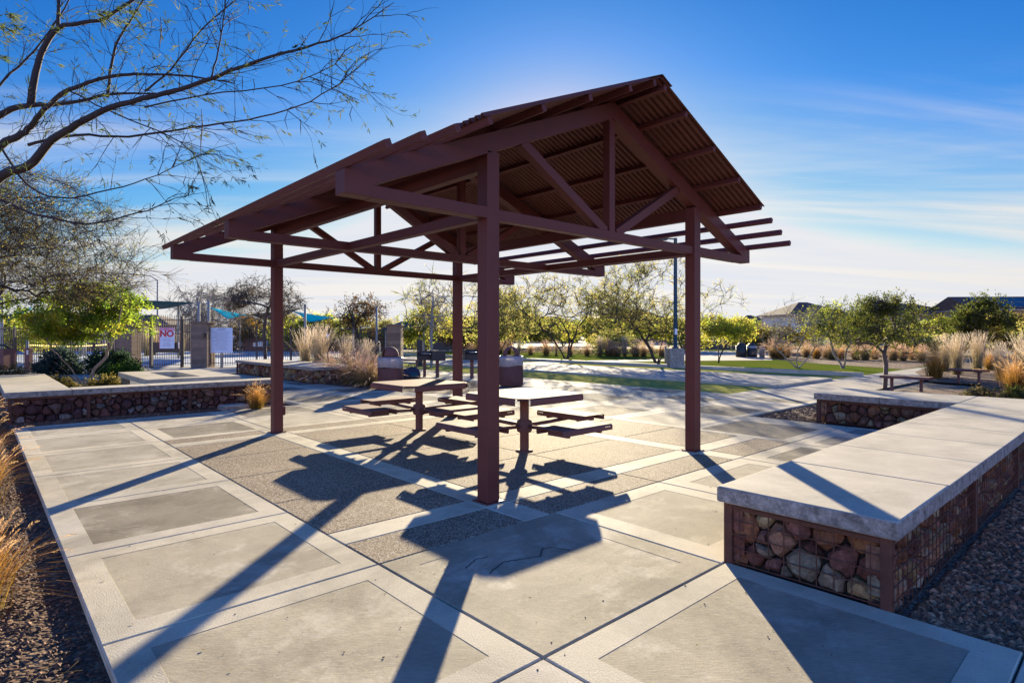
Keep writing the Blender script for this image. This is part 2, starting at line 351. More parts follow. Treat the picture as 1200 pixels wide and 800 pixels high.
# aggregate court under the pavilion with its light bands
bx = [(-.155,.155),(3.53,3.85)]; by = [(-.155,.155),(5.06,5.38)]
xe = [-1.56,-.155,.155,3.53,3.85,5.28]; ye = [-.67,-.155,.155,5.06,5.38,5.75]
for i in range(5):
    for j in range(5):
        isband = i in (1,3) or j in (1,3)
        if isband:
            if j in (1,3) and i in (0,2,4): slab(xe[i], xe[i+1], ye[j], ye[j+1], 0, g=.002)
            elif i in (1,3) and j in (0,2,4): slab(xe[i], xe[i+1], ye[j], ye[j+1], 0, g=.002)
            else: slab(xe[i], xe[i+1], ye[j], ye[j+1], 0, g=.002)
        else:
            xcut = [xe[i], 1.85, xe[i+1]] if i == 2 else [xe[i], xe[i+1]]
            ycut = [ye[j], 1.3, 2.6, 3.85, ye[j+1]] if j == 2 else [ye[j], ye[j+1]]
            for p_ in range(len(xcut)-1):
                for q_ in range(len(ycut)-1): slab(xcut[p_], xcut[p_+1], ycut[q_], ycut[q_+1], 4, g=.004)
nx = [-1.56,.05,1.85,3.69,5.28,7.1,8.95,10.2,11.38]
ny = [5.75,7.33,8.86]
for i in range(3):
    for j in range(2): slab(nx[i], nx[i+1], ny[j], ny[j+1], 0, GR if (i+j) % 2 == 0 else LT)
ey = [-.67,1.09,2.7,4.4,6.3,8.2,10.1,12,14,16,18,20,22]
def in_bed(x, y): return False
for i in range(3, 8):
    for j in range(12):
        x0, x1, y0, y1 = nx[i] if i > 3 else 5.28, nx[i+1], ey[j], ey[j+1]
        if i == 3: continue
        if j == 0 and i >= 5: continue
        slab(x0, x1, y0, y1, 0, GR if (i+j) % 2 == 0 else LT)
slab(7.1, 7.6, -.67, 1.09, 0)
for i in range(2, 4):       # north walk
    yy = [5.75,7.33,8.86,10.5,12.1,13.7,15.3,16.9,18.5,20.1,21.7]
    for j in range(len(yy)-1):
        if i == 2 and j < 2: continue
        slab(nx[i] if i > 2 else 1.85, nx[i+1], yy[j], yy[j+1], 0, GR if (i+j) % 2 == 0 else LT)
for j in range(2, 10): slab(1.85, 3.69, yy[j], yy[j+1], 0, LT) if False else None
paving.add([(-3.165,-8.69,-.02),(.27,-8.69,-.02),(.27,-2.28,-.02),(-3.165,-2.28,-.02)], [(0,1,2,3)], mi=5)
paving.add([(-3.165,-2.28,-.02),(7.59,-2.28,-.02),(7.59,1.09,-.02),(-3.165,1.09,-.02)], [(0,1,2,3)], mi=5)
paving.add([(-3.165,1.09,-.02),(11.37,1.09,-.02),(11.37,8.855,-.02),(-3.165,8.855,-.02)], [(0,1,2,3)], mi=5)
paving.add([(1.86,8.855,-.02),(11.37,8.855,-.02),(11.37,21.9,-.02),(1.86,21.9,-.02)], [(0,1,2,3)], mi=5)
struct(paving.build('plaza_paving', [c_frame, c_gray, c_tan, c_light, aggr, c_joint, c_frame, c_brush]))

# walks, turf courts, lawn, street
sheet('walkway', [(2.44,9),(1.86,8.87),(1.86,21.9),(5.3,21.9),(9.5,21.9),(9.5,31),(-7,31),(-7,21),(-.3,20),(-.3,11.2),(2.44,11.2)][1:3]+[(9,21.9),(9,26),(12,24),(17,29),(3,40),(-14,40),(-9,31),(-4.5,27),(-.3,20.5),(-.3,10.5),(1.86,10.5)], -.012, c_walk)
sheet('walkway', [(11.38,1.2),(34,1.2),(34,3.48),(11.38,3.48)], -.004, c_walk)
sheet('walkway', [(14.36,3.48),(18.7,3.48),(18.7,42),(14.36,42)], .072, c_walk)
m = MB(); m.box((14.18,3.46,-.05),(14.36,42,.075)); struct(m.build('kerb', c_cap, bevel=.01))
m = MB(); m.box((14.36,3.40,-.05),(18.7,3.48,.071)); struct(m.build('kerb', c_cap, bevel=.01))
m = MB(); m.box((21.3,3.3,-.05),(21.62,42,.14)); struct(m.build('kerb', c_cap, bevel=.01))
sheet('synthetic_turf', [(11.38,3.48),(14.18,3.48),(14.18,42),(11.38,42)], -.008, turf_m)
sheet('synthetic_turf', [(18.7,3.48),(21.3,3.48),(21.3,42),(18.7,42)], -.008, turf_m)
sheet('lawn', [(21.62,3.3),(34,3.0),(48,6),(56,20),(52,34),(34,40),(21.62,42)], -.01, lawn_m)
pth = [gp(600,426.5),gp(690,424),gp(790,422.3),gp(900,421),gp(900,418.5),gp(820,416.5),gp(790,420.4),gp(690,422.4),gp(600,424.8)]
sheet('walkway', [(gp(p,y).x, gp(p,y).y) for p, y in ((560,427.5),(690,424.6),(790,422.6),(905,421.8),(905,411),(800,411),(800,419.9),(690,422.3),(560,425.8))], -.004, c_walk)
a, b = P(-700,120), P(2100,120); c, d = P(2100,96), P(-700,96)
sheet('street', [(v.x, v.y) for v in (a, b, c, d)], -.03, c_walk)

# ------------------------------------------------------------------ picnic pavilion
PW, PL, PM = 3.689, 5.377, 2.839
MIDX = PW/2; SL = math.atan(.419); TOV = 1.527; ZC = 2.70
ZR = 4.305                                  # rafter top line at the ridge
def rtop(x): return ZR-.419*abs(x-MIDX)
pav = thing('picnic_pavilion', 'open maroon steel picnic pavilion with a corrugated gable roof over the two tables', 'pavilion', (0,0,0))
for x, y in ((0,0),(0,PL),(PW,0),(PW,PL)):
    m = MB(); zt = rtop(x)-.19
    m.box((x-.076,y-.076,-.004),(x+.076,y+.076,zt)); col = m.build('column', steel, pav, bevel=.006)
    m = MB(); m.box((x-.11,y-.11,.0015),(x+.11,y+.11,.012)); m.build('base_plate', steel, pav)
m = MB(); m.box((.078,PL-.06,.28),(.12,PL+.05,.42)); m.build('outlet_box', steel, pav, bevel=.006)
def truss(y):
    for sx in (-1, 1):
        xe_ = MIDX+sx*(MIDX+TOV); xr = MIDX
        m = MB(); hh = .18; zz = lambda x: rtop(x)
        # rafter with a plumb-cut boxed tail
        x0, x1 = xe_, MIDX
        v = []
        for yy in (y-.076, y+.076):
            v += [(x0,yy,ZC+.004),(x0,yy,zz(x0)),(x1,yy,zz(x1)),(x1,yy,zz(x1)-.195),(x0-sx*(.255),yy,zz(x0-sx*.255)-.195),(x0-sx*.255,yy,ZC+.004)]
        f = [(0,1,2,3,4,5),(11,10,9,8,7,6)]+[(i,6+i,6+(i+1)%6,(i+1)%6) for i in range(6)]
        if sx > 0: f = [t[::-1] for t in f]
        m.add(v, f); m.build('rafter', steel, pav, bevel=.005)
        m = MB(); m.beam((MIDX+sx*1.43,y,rtop(MIDX+1.43)-.17),(MIDX+sx*.10,y,ZC+.09),.096,.10); m.build('web_diagonal', steel, pav, bevel=.004)
        m = MB(); m.beam((MIDX+sx*1.80,y,ZC+.053) if False else (xe_-sx*.25,y,ZC+.0525),(MIDX+sx*(MIDX-.07 if y != PM else .0),y,ZC+.0525),.148,.105)
        if y != PM: m.build('overhang_chord', steel, pav, bevel=.004)
    m = MB()
    if y == PM: m.beam((-TOV+.25,y,ZC+.0525),(PW+TOV-.25,y,ZC+.0525),.148,.105)
    else: m.beam((.07,y,ZC+.0525),(PW-.07,y,ZC+.0525),.100,.105)
    m.build('bottom_chord', steel, pav, bevel=.004)
    m = MB(); m.box((MIDX-.05,y-.05,ZC+.10),(MIDX+.05,y+.05,ZR-.17)); m.build('king_post', steel, pav, bevel=.004)
for y in (0, PM, PL): truss(y)
for x in (0, PW):
    for a, b in ((.07, PM-.075), (PM+.075, PL-.07)):
        m = MB(); m.box((x-.05,a,ZC+.001),(x+.05,b,ZC+.103)); m.build('eave_beam', steel, pav, bevel=.004)
    m = MB(); m.box((x-.05,.07,3.175),(x+.05,PL-.07,rtop(x)-.192)); m.build('wall_plate', steel, pav, bevel=.004)
Y0, Y1 = -.70, PL+.59
for sx in (-1, 1):
    for d, nm in ((.10,'purlin'),(.53,'purlin'),(1.16,'purlin'),(1.79,'purlin'),(2.41,'purlin'),(2.74,'shade_slat'),(3.05,'shade_slat'),(3.345,'shade_slat')):
        x = MIDX+sx*d; z = rtop(x)+.034/math.cos(SL)
        up = (sx*math.sin(SL), 0, math.cos(SL))
        m = MB(); m.beam((x,Y0,z),(x,Y1,z),.05 if nm == 'purlin' else .055,.066,up=up); m.build(nm, steel, pav, bevel=.004)
    # corrugated sheet
    m = MB(); n = 1; pitch = .080; ys = np.arange(Y0-.02, Y1+.02, pitch/6)
    o0 = Vector((MIDX, 0, ZR+.074)); o1 = Vector((MIDX+sx*2.47, 0, rtop(MIDX+2.47)+.074)); nv = Vector((sx*math.sin(SL),0,math.cos(SL)))
    vs = []
    for i, yv in enumerate(ys):
        t = (i % 6); hgt = (0, .0, .004, .034, .034, .004)[t]
        for o_ in (o0, o1):
            p = o_+nv*hgt; vs.append((p.x, yv, p.z))
    fs = [(2*i,2*i+1,2*i+3,2*i+2) for i in range(len(ys)-1)]
    m.add(vs, fs, sm=False); o = m.build('roof_sheet', steel_roof, pav)
    sm_ = o.modifiers.new('solid','SOLIDIFY'); sm_.thickness = .003; sm_.offset = 1 if sx > 0 else -1
m = MB()
for sx in (-1, 1):
    p0 = Vector((MIDX,0,ZR+.106)); p1 = Vector((MIDX+sx*.19,0,rtop(MIDX+.19)+.104))
    m.beam(((p0.x+p1.x)/2,Y0-.03,(p0.z+p1.z)/2),((p0.x+p1.x)/2,Y1+.03,(p0.z+p1.z)/2),.20,.004,up=(sx*math.sin(SL),0,math.cos(SL)))
m.build('ridge_cap', steel_roof, pav)

# ------------------------------------------------------------------ picnic tables
def lip_profile(r=.032, drop=.075):
    pr = [(0,0)]
    for k in range(1, 7):
        t = k/6*math.pi*.5; pr.append((r*math.sin(t), -r+r*math.cos(t)))
    pr += [(r,-drop+.02),(r-.006,-drop+.004),(r-.022,-drop)]
    return pr
def lip(m, a, b, outv, z, slots=(), r=.032, drop=.075):
    """rolled edge along a->b, rolled towards outv; slots = zones (t0, t1) with perforations"""
    a, b, outv = Vector(a), Vector(b), Vector(outv); pr = lip_profile(r, drop); ln = (b-a).length; n = max(8, int(ln/.018))
    vs = []
    for i in range(n+1):
        p = a.lerp(b, i/n)
        for u, dz in pr: q = p+outv*u; vs.append((q.x, q.y, z+dz))
    k = len(pr); fs = []
    for i in range(n):
        t = (i+.5)/n; zone = any(t0 < t < t1 for t0, t1 in slots)
        for j in range(k-1):
            if zone and i % 2 == 0 and j == 5 and drop < .08: continue
            fs.append((i*k+j, i*k+j+1, (i+1)*k+j+1, (i+1)*k+j))
    m.add(vs, fs, sm=True)
def rounded_top(m, hx, hy, ch, z, th=.008, only_x=False):
    poly = [(-hx+ch,-hy),(hx-ch,-hy),(hx,-hy+ch),(hx,hy-ch),(hx-ch,hy),(-hx+ch,hy),(-hx,hy-ch),(-hx,-hy+ch)]
    m.prism(poly, z-th, z)
def make_table(label, loc):
    t = thing('picnic_table', label, 'picnic table', loc, R(0)); t0 = Vector((0,0,0)); ht = .80; hs_ = .455; hw = .60
    keep = t.location.copy(); t.location = (0,0,0); bpy.context.view_layer.update()
    m = MB(); rounded_top(m, hw, hw, .10, ht)
    for ax in range(4):
        ang = ax*math.pi/2; d = Vector((math.cos(ang), math.sin(ang), 0)); e = Vector((-d.y, d.x, 0))
        lip(m, d*hw-e*(hw-.10), d*hw+e*(hw-.10), d, ht, (), .034, .095)
        c0 = d*hw+e*(hw-.10); c1 = e*hw+d*(hw-.10); dd = (d+e).normalized()
        lip(m, c1, c0, dd, ht, (), .02, .03)
    m.build('tabletop', coated, t)
    m = MB(); m.lathe([(.062,-.001),(.062,.25),(.10,.27),(.105,.29),(.105,.40),(.10,.42),(.062,.44),(.062,ht-.06),(.16,ht-.04),(.16,ht-.009),(.0,ht-.009)], n=16); m.build('pedestal', coated, t)
    m = MB(); m.lathe([(.12,.0015),(.12,.012),(.063,.016)], n=16); m.build('floor_flange', coated, t)
    m = MB()
    for ax in range(2):
        d = Vector((1,0,0)) if ax == 0 else Vector((0,1,0)); m.beam(-d*.5+Vector((0,0,ht-.03)), d*.5+Vector((0,0,ht-.03)), .04, .036 if ax == 0 else .030)
    m.build('top_brace', coated, t)
    for ax in range(4):
        ang = ax*math.pi/2; d = Vector((math.cos(ang), math.sin(ang), 0)); e = Vector((-d.y, d.x, 0)); c = d*.93
        sx_, sy_ = .19, .47
        m = MB()
        poly = [c-d*sx_-e*sy_, c+d*sx_-e*sy_, c+d*sx_+e*sy_, c-d*sx_+e*sy_]
        m.prism([(p.x,p.y) for p in poly], hs_-.008, hs_)
        lip(m, c+d*sx_-e*(sy_-.0), c+d*sx_+e*sy_, d, hs_, ((.04,.16),(.40,.60),(.84,.96)), .032, .078)
        lip(m, c-d*sx_+e*sy_, c-d*sx_-e*sy_, -d, hs_, ((.04,.16),(.40,.60),(.84,.96)), .032, .078)
        seat = m.build('seat', coated, t)
        m = MB()
        m.tube([d*.09+Vector((0,0,.345)), d*.5+Vector((0,0,.355)), d*.98+Vector((0,0,.372))], .026, 8)
        for sg in (-1, 1): m.obox((c+e*.30*sg).xy, d, .17, .02, hs_-.105, hs_-.009)
        m.beam(c-e*.30+Vector((0,0,hs_-.075)), c+e*.30+Vector((0,0,hs_-.075)), .05, .05)
        m.build('seat_arm', coated, t)
    t.location = keep
    return t
make_table('maroon pedestal picnic table on the right, partly behind the nearest pavilion column', (1.94,1.54,0))
make_table('maroon pedestal picnic table on the left, fully clear of the nearest column', (1.86,4.02,0))

# ------------------------------------------------------------------ gabion seat walls
PAL = [(.38,.16,.08),(.44,.20,.11),(.27,.11,.08),(.46,.31,.15),(.50,.39,.23),(.26,.14,.11),(.42,.18,.075),(.20,.09,.07),(.46,.25,.16),(.36,.31,.22),(.56,.43,.30),(.28,.14,.12),(.40,.22,.15),(.33,.15,.12)]
PALD = [(.24,.11,.095),(.28,.13,.11),(.18,.09,.09),(.30,.19,.13),(.22,.12,.125),(.16,.08,.08),(.34,.20,.17),(.30,.29,.29),(.42,.36,.32),(.26,.14,.10),(.2,.11,.12)]
def stones(m, org, U, Nrm, length, z0, z1, size=.13, seed=1, pal=PAL, depth=.05):
    """tightly packed angular stones filling a wall face (power cells, each a bulging stone)"""
    rg = random.Random(seed); org = Vector(org); U = Vector(U); Nrm = Vector(Nrm); hgt = z1-z0
    pts = []; tries = 0; target = int(length*hgt/(size*size)*1.15)
    while len(pts) < target and tries < target*60:
        tries += 1; p = (rg.uniform(0, length), rg.uniform(0, hgt)); r = size*rg.choice((.35,.5,.6,.8,1.0,1.25))*.55
        if all((p[0]-q[0])**2+(p[1]-q[1])**2 > ((r+q[2])*.86)**2 for q in pts if abs(p[0]-q[0]) < .4): pts.append((p[0], p[1], r))
    for i, (x, y, r) in enumerate(pts):
        poly = [(max(0,x-.28), 0), (min(length,x+.28), 0), (min(length,x+.28), hgt), (max(0,x-.28), hgt)]
        for j, (x2, y2, r2) in enumerate(pts):
            if j == i or abs(x-x2) > .6: continue
            dx, dy = x2-x, y2-y; d2 = dx*dx+dy*dy; kk = (d2+r*r-r2*r2)/2
            new = []; n = len(poly)
            for a in range(n):
                A, B = poly[a], poly[(a+1) % n]; fa = (A[0]-x)*dx+(A[1]-y)*dy-kk; fb = (B[0]-x)*dx+(B[1]-y)*dy-kk
                if fa <= 0: new.append(A)
                if fa*fb < 0: t = fa/(fa-fb); new.append((A[0]+(B[0]-A[0])*t, A[1]+(B[1]-A[1])*t))
            poly = new
            if len(poly) < 3: break
        if len(poly) < 3: continue
        cx_ = sum(p[0] for p in poly)/len(poly); cy_ = sum(p[1] for p in poly)/len(poly)
        # resample the outline radially
        K = 15; ring = []
        for k in range(K):
            t = 2*math.pi*(k+.5*rg.random())/K; dx, dy = math.cos(t), math.sin(t); best = 1e9; n = len(poly)
            for a in range(n):
                A, B = poly[a], poly[(a+1) % n]; ex, ey = B[0]-A[0], B[1]-A[1]; det = dx*(-ey)+ex*dy
                if abs(det) < 1e-9: continue
                ax_, ay_ = A[0]-cx_, A[1]-cy_; s_ = (ax_*(-ey)+ex*ay_)/det; u_ = (dx*ay_-dy*ax_)/det
                if s_ > 0 and -1e-6 <= u_ <= 1+1e-6: best = min(best, s_)
            if best > 1: best = r
            ring.append(((best-.006)*rg.uniform(.95, 1.0)*dx, (best-.006)*rg.uniform(.95,1.0)*dy))
        avg = sum(math.hypot(*q) for q in ring)/K
        tx, ty = rg.uniform(-.35,.35), rg.uniform(-.35,.35); back = rg.uniform(0, depth*.6); bul = min(.06, avg*.55)
        fx, fy = rg.uniform(-.3,.3)*avg, rg.uniform(-.3,.3)*avg
        na = rg.choice((4,4,5,5,6)); a0 = rg.random()*6.28
        ang = sorted((a0+2*math.pi*(k_+rg.uniform(-.28,.28))/na) % (2*math.pi) for k_ in range(na))
        def ring_at(t):
            k_ = int(t/(2*math.pi)*K) % K; return ring[k_]
        anc = []
        for t_ in ang:
            q = ring_at(t_); f_ = rg.uniform(.50,.88); anc.append((q[0]*f_+fx*(1-f_), q[1]*f_+fy*(1-f_), bul*rg.uniform(.25,1.0)))
        inner = []
        for k_ in range(K):
            t_ = 2*math.pi*(k_+.5)/K; n_ = len(ang); j1 = next((q for q in range(n_) if ang[q] > t_), 0); j0 = (j1-1) % n_
            A0, A1 = ang[j0], ang[j1]; span = (A1-A0) % (2*math.pi) or 1; u_ = ((t_-A0) % (2*math.pi))/span; p0_, p1_ = anc[j0], anc[j1]
            inner.append(tuple(p0_[q]*(1-u_)+p1_[q]*u_ for q in range(3)))
        vs = []
        for dz in (-.10, -.02):
            for (qx, qy) in ring: vs.append(org+U*(cx_+qx)+Vector((0,0,z0+cy_+qy))+Nrm*(dz-back-bul*.6+rg.uniform(-.006,.006)*(dz > -.05)))
        for (qx, qy, qd) in inner: vs.append(org+U*(cx_+qx)+Vector((0,0,z0+cy_+qy))+Nrm*(min(.006, qd-back-bul*.6)))
        mx_ = sum(q[0] for q in inner)/K; my_ = sum(q[1] for q in inner)/K; mz_ = sum(q[2] for q in inner)/K
        vs.append(org+U*(cx_+mx_)+Vector((0,0,z0+cy_+my_))+Nrm*(min(.008, mz_*1.1-back-bul*.6)))
        fs = []
        for a in range(2):
            for k in range(K): fs.append((a*K+k, a*K+(k+1) % K, (a+1)*K+(k+1) % K, (a+1)*K+k))
        top = len(vs)-1; o = 2*K
        fs += [(o+k, o+(k+1) % K, top) for k in range(K)]
        c = rg.choice(pal); v = rg.uniform(.62, 1.12)
        if U.cross(Vector((0,0,1))).dot(Nrm) < 0: fs = [f[::-1] for f in fs]
        m.add(vs, fs, tint=tuple(min(.9, q*v) for q in c), sm=False)
def wires(m, org, U, Nrm, length, z0, z1, step=.098, r=.0028):
    org = Vector(org); U = Vector(U); Nrm = Vector(Nrm); n = max(1, round(length/step))
    for i in range(n+1):
        p = org+U*(length*i/n)+Nrm*.012; m.beam(p+Vector((0,0,z0)), p+Vector((0,0,z1)), 2*r, 2*r, up=Nrm)
    k = max(1, round((z1-z0)/step))
    for i in range(k+1):
        z = z0+(z1-z0)*i/k; m.beam(org+U*0+Nrm*.0175+Vector((0,0,z)), org+U*length+Nrm*.0175+Vector((0,0,z)), 2*r, 2*r)
def posts(w_, pts, ztop, s=.03):
    for x, y in pts:
        m = MB(); m.box((x-s,y-s,-.08),(x+s,y+s,ztop)); m.build('corner_post', rust, w_, bevel=.003)
def cap_slab(w_, x0, x1, y0, y1, z0, z1, name='concrete_cap', bv=.018, edge_up=.004):
    m = MB(); m.box((x0,y0,z0),(x1,y1,z1)); o = m.build(name, [c_cap, c_edge], w_, bevel=bv)
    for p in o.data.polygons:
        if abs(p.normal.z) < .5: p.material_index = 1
    return o
CZ0, CZ1 = .425, .535
W1 = thing('gabion_seat_wall', 'long L-shaped gabion seat wall with concrete cap, nearest on the right', 'seat wall', (.28,-2.28,0))
x0, x1, y0, y1 = .28, 9.1, -3.29, -2.28
cuts = [.22,1.44,2.54,3.62,4.70,5.78,6.60,9.15]
for i in range(len(cuts)-1):
    cap_slab(W1, cuts[i]+(.002 if i else 0), cuts[i+1]-.002, -3.345, -2.235, CZ0, CZ1, bv=.014 if i in (0, len(cuts)-2) else .006)
cap_slab(W1, 7.66, 9.14, -2.231, -1.16, CZ0, CZ1, bv=.008); cap_slab(W1, 7.66, 9.14, -1.156, -.10, CZ0, CZ1, bv=.012)
m = MB(); dk = (.05,.04,.038)
m.box((x0+.10,y0+.10,-.08),(x1-.1,y1-.10,CZ0-.03), tint=dk); m.box((7.81,-2.38,-.08),(9.0,-.25,CZ0-.03), tint=dk)
stones(m, (x0,y1,0), (0,-1,0), (-1,0,0), 1.01, 0.0, CZ0-.03, .150, 3)
stones(m, (x0,y0,0), (1,0,0), (0,-1,0), 7.0, -.06, CZ0-.03, .125, 4)
stones(m, (x0,y1,0), (1,0,0), (0,1,0), 7.4, 0, CZ0-.03, .17, 5)
stones(m, (7.71,-.15,0), (0,-1,0), (-1,0,0), 2.12, 0, CZ0-.03, .145, 8)
stones(m, (9.05,-.15,0), (-1,0,0), (0,1,0), 1.34, 0, CZ0-.03, .165, 7)
m.build('stone_fill', rock, W1)
m = MB()
wires(m, (x0,y1,0), (0,-1,0), (-1,0,0), 1.01, .02, CZ0-.02); wires(m, (x0,y0,0), (1,0,0), (0,-1,0), 7.0, -.04, CZ0-.02)
wires(m, (7.71,-.15,0), (0,-1,0), (-1,0,0), 2.12, .02, CZ0-.02, .12)
m.build('wire_mesh', rust, W1)
posts(W1, [(x0+.01,y1-.02),(x0+.01,y0+.02),(2.5,y0+.0),(4.7,y0+.0),(6.6,y0),(7.72,-.17),(9.0,-.17)], CZ0-.001)
m = MB()
m.box((x0-.012,y0-.005,CZ0-.045),(x0+.03,y1+.005,CZ0-.002)); m.box((x0+.032,y0-.012,CZ0-.045),(9.1,y0+.02,CZ0-.003)); m.box((7.70,-2.2,CZ0-.045),(7.74,-.2,CZ0-.002))
m.build('top_angle', rust, W1)

W2 = thing('gabion_seat_wall', 'long low gabion seat wall with a wide concrete end, left side behind the gravel strip', 'seat wall', (-3.2,9.88,0))
cap_slab(W2, -3.27, -2.262, 9.83, 16.1, CZ0, CZ1, bv=.014)
for a, b in ((-2.258,-.95),(-.946,.35),(.354,1.72)): cap_slab(W2, a, b, 9.83, 10.45, CZ0, CZ1, bv=.008)
m = MB(); m.box((-3.1,10.0,-.08),(-2.45,16,CZ0-.03), tint=dk); m.box((-3.0,10.0,-.08),(1.6,10.35,CZ0-.03), tint=dk)
stones(m, (-3.2,9.88,0), (1,0,0), (0,-1,0), 4.86, -.06, CZ0-.03, .145, 11, PALD)
stones(m, (-3.2,16,0), (0,-1,0), (-1,0,0), 6.1, -.06, CZ0-.03, .17, 12, PALD)
m.build('stone_fill', rock, W2)
m = MB(); wires(m, (-3.2,9.88,0), (1,0,0), (0,-1,0), 4.86, -.03, CZ0-.02, .12); m.build('wire_mesh', rust, W2)
posts(W2, [(-3.18,9.89),(-2.0,9.87),(-.2,9.87),(1.62,9.89)], CZ0-.001)
m = MB(); m.box((-3.2,9.868,CZ0-.04),(1.66,9.9,CZ0-.002)); m.build('top_angle', rust, W2)
m = MB(); m.box((1.67,9.9,-.06),(1.71,10.4,CZ0-.002)); m.build('end_panel', c_cap, W2)

W3 = thing('fire_pit_table', 'low square concrete slab with a square sunken pit, behind the left seat wall', 'fire pit', (.4,13.6,0))
m = MB()
for r in ((-.65,11.75,1.45,12.22),(-.65,14.9,1.45,15.6),(-.65,12.22,-.02,14.9),(.64,12.22,1.45,14.9)):
    m.box((r[0],r[1],.40),(r[2],r[3],.53))
m.build('slab_top', c_cap, W3)
m = MB()
for r in ((-.06,12.18,.70,12.26),(-.06,14.86,.70,14.94),(-.06,12.26,.0,14.86),(.62,12.26,.70,14.86)): m.box((r[0],r[1],-.06),(r[2],r[3],.398))
for x, y in ((-.5,11.95),(1.3,11.95),(-.5,15.4),(1.3,15.4)): m.box((x-.09,y-.09,-.06),(x+.09,y+.09,.398))
m.build('support', c_edge, W3)
m = MB(); m.box((0,12.26,-.06),(.62,14.86,.30)); m.build('pit_gravel', gravel, W3)
rg = random.Random(9); m = MB()
W4 = thing('gabion_seat_wall', 'short gabion seat wall with concrete cap, farthest back on the left, by the grasses', 'seat wall', (4.4,14.2,0))
cap_slab(W4, 4.36, 6.0, 14.0, 21.6, CZ0, CZ1, bv=.01)
m = MB(); m.box((4.5,14.15,-.06),(5.9,21.5,CZ0-.03), tint=dk)
stones(m, (4.42,21.5,0), (0,-1,0), (-1,0,0), 7.4, 0, CZ0-.03, .17, 21); stones(m, (4.42,14.08,0), (1,0,0), (0,-1,0), 1.5, 0, CZ0-.03, .17, 22)
m.build('stone_fill', rock, W4)
posts(W4, [(4.41,14.09),(4.40,17.5),(4.41,21.5)], CZ0-.001)

# small things on the ground
m = MB(); m.box((-.27,-.2,-.03),(.27,.2,.012)); t = thing('valve_box', 'grey rectangular valve box lid lying on the gravel before the left seat wall', 'valve box', (.56,9.42,0))
b_ = MB(); b_.box((.29,9.21,-.06),(.83,9.63,.03)); b_.build('body', c_edge, t, bevel=.01)
b_ = MB(); b_.box((.31,9.23,.0315),(.81,9.61,.055)); b_.build('lid', c_cap, t, bevel=.008)

# ------------------------------------------------------------------ trees
class Tree:
    """branching skeleton grown towards tip points spread through a crown, pipe-model radii, leaves on twigs"""
    def __init__(s, seed): s.r = random.Random(seed); s.np = []; s.par = []; s.dir = []; s.tips = []
    def node(s, p, par):
        s.np.append(Vector(p)); s.par.append(par)
        s.dir.append((Vector(p)-s.np[par]).normalized() if par >= 0 else Vector((0,0,1))); return len(s.np)-1
    def stem(s, pts):
        i = s.node(pts[0], -1) if not s.np else 0
        for p in pts[1:]: i = s.node(p, i)
        return i
    def grow(s, targets, step=.22, wob=.10, up=.25, minz=.25):
        for t in targets:
            A = np.array([tuple(p) for p in s.np]); tt = np.array(tuple(t))
            d = np.linalg.norm(A-tt, axis=1); pen = d+np.where(A[:,2] > tt[2]+.1*d, .8*(A[:,2]-tt[2]), 0)+np.where(A[:,2] < minz, 5, 0)
            i = int(np.argmin(pen)); a = s.np[i]; D = (t-a).length; n = max(2, int(D/step)); last = i
            d0 = (s.dir[i]*.7+Vector((0,0,up))+(t-a).normalized()*.5).normalized()*D*.36; b1 = a+d0
            for k in range(1, n+1):
                u = k/n; p = a*(1-u)**2+b1*2*u*(1-u)+t*u*u
                if k < n: p = p+Vector((s.r.gauss(0,1), s.r.gauss(0,1), s.r.gauss(0,1)))*wob*min(step, D/n)
                last = s.node(p, last)
            s.tips.append(last)
    def wood(s, trunk_r, tip_r=.006, expo=.62):
        n = len(s.np); cnt = [0]*n
        for t in s.tips: cnt[t] += 1
        for i in range(n-1, 0, -1):
            if s.par[i] >= 0: cnt[s.par[i]] += cnt[i]
        mx = max(cnt); k = max(.001, (trunk_r-tip_r))/mx**expo
        s.rad = [tip_r*.6+k*c**expo for c in cnt]
        m = MB()
        for i in range(1, n):
            p = s.par[i]
            if p < 0: continue
            r1 = s.rad[i]; r0 = min(s.rad[p], r1*1.6) if s.par[p] >= 0 or p else s.rad[p]
            m.tube([s.np[p], s.np[i]], [r0, r1], 7 if r1 > .04 else (5 if r1 > .014 else 3), cap=False)
        return m
    def leaves(s, twigs=3, tl=.3, per=6, ll=.06, lw=.02, cols=((.1,.12,.02),), droop=.0, spread=.8, twig_wood=None, twig_r=.003, clump=.35, keep=1.0, up=.2):
        m = MB(); r = s.r
        for t in s.tips:
            if r.random() > keep: continue
            base = s.np[t]; bd = s.dir[t]; c = r.choice(cols); cv = r.uniform(.75, 1.25)
            for _ in range(twigs):
                d = (bd+Vector((r.gauss(0,spread), r.gauss(0,spread), r.gauss(0,spread)+up))).normalized(); ln = tl*r.uniform(.5, 1.3)
                st = base-bd*r.uniform(0, tl*.5); e = st+d*ln+Vector((0,0,-droop*ln))
                if twig_wood is not None: twig_wood.tube([st, st+d*ln*.5, e], [twig_r*1.4, twig_r, twig_r*.5], 3, cap=False)
                for k in range(per):
                    u = r.uniform(.15, 1.05); p = st.lerp(e, u)+Vector((r.gauss(0,1), r.gauss(0,1), r.gauss(0,1)))*lw*clump*3
                    ld = (d*.5+Vector((r.gauss(0,.7), r.gauss(0,.7), r.gauss(0,.6)-droop))).normalized(); sd_ = ld.cross(Vector((r.gauss(0,1), r.gauss(0,1), r.gauss(0,1)))).normalized()
                    L_ = ll*r.uniform(.6, 1.3); W_ = lw*r.uniform(.7, 1.2)*.5; q = cv*r.uniform(.8, 1.2)
                    m.add([p, p+ld*L_*.5+sd_*W_, p+ld*L_, p+ld*L_*.5-sd_*W_], [(0,1,2,3)], tint=(c[0]*q, c[1]*q, c[2]*q), sm=False)
        return m
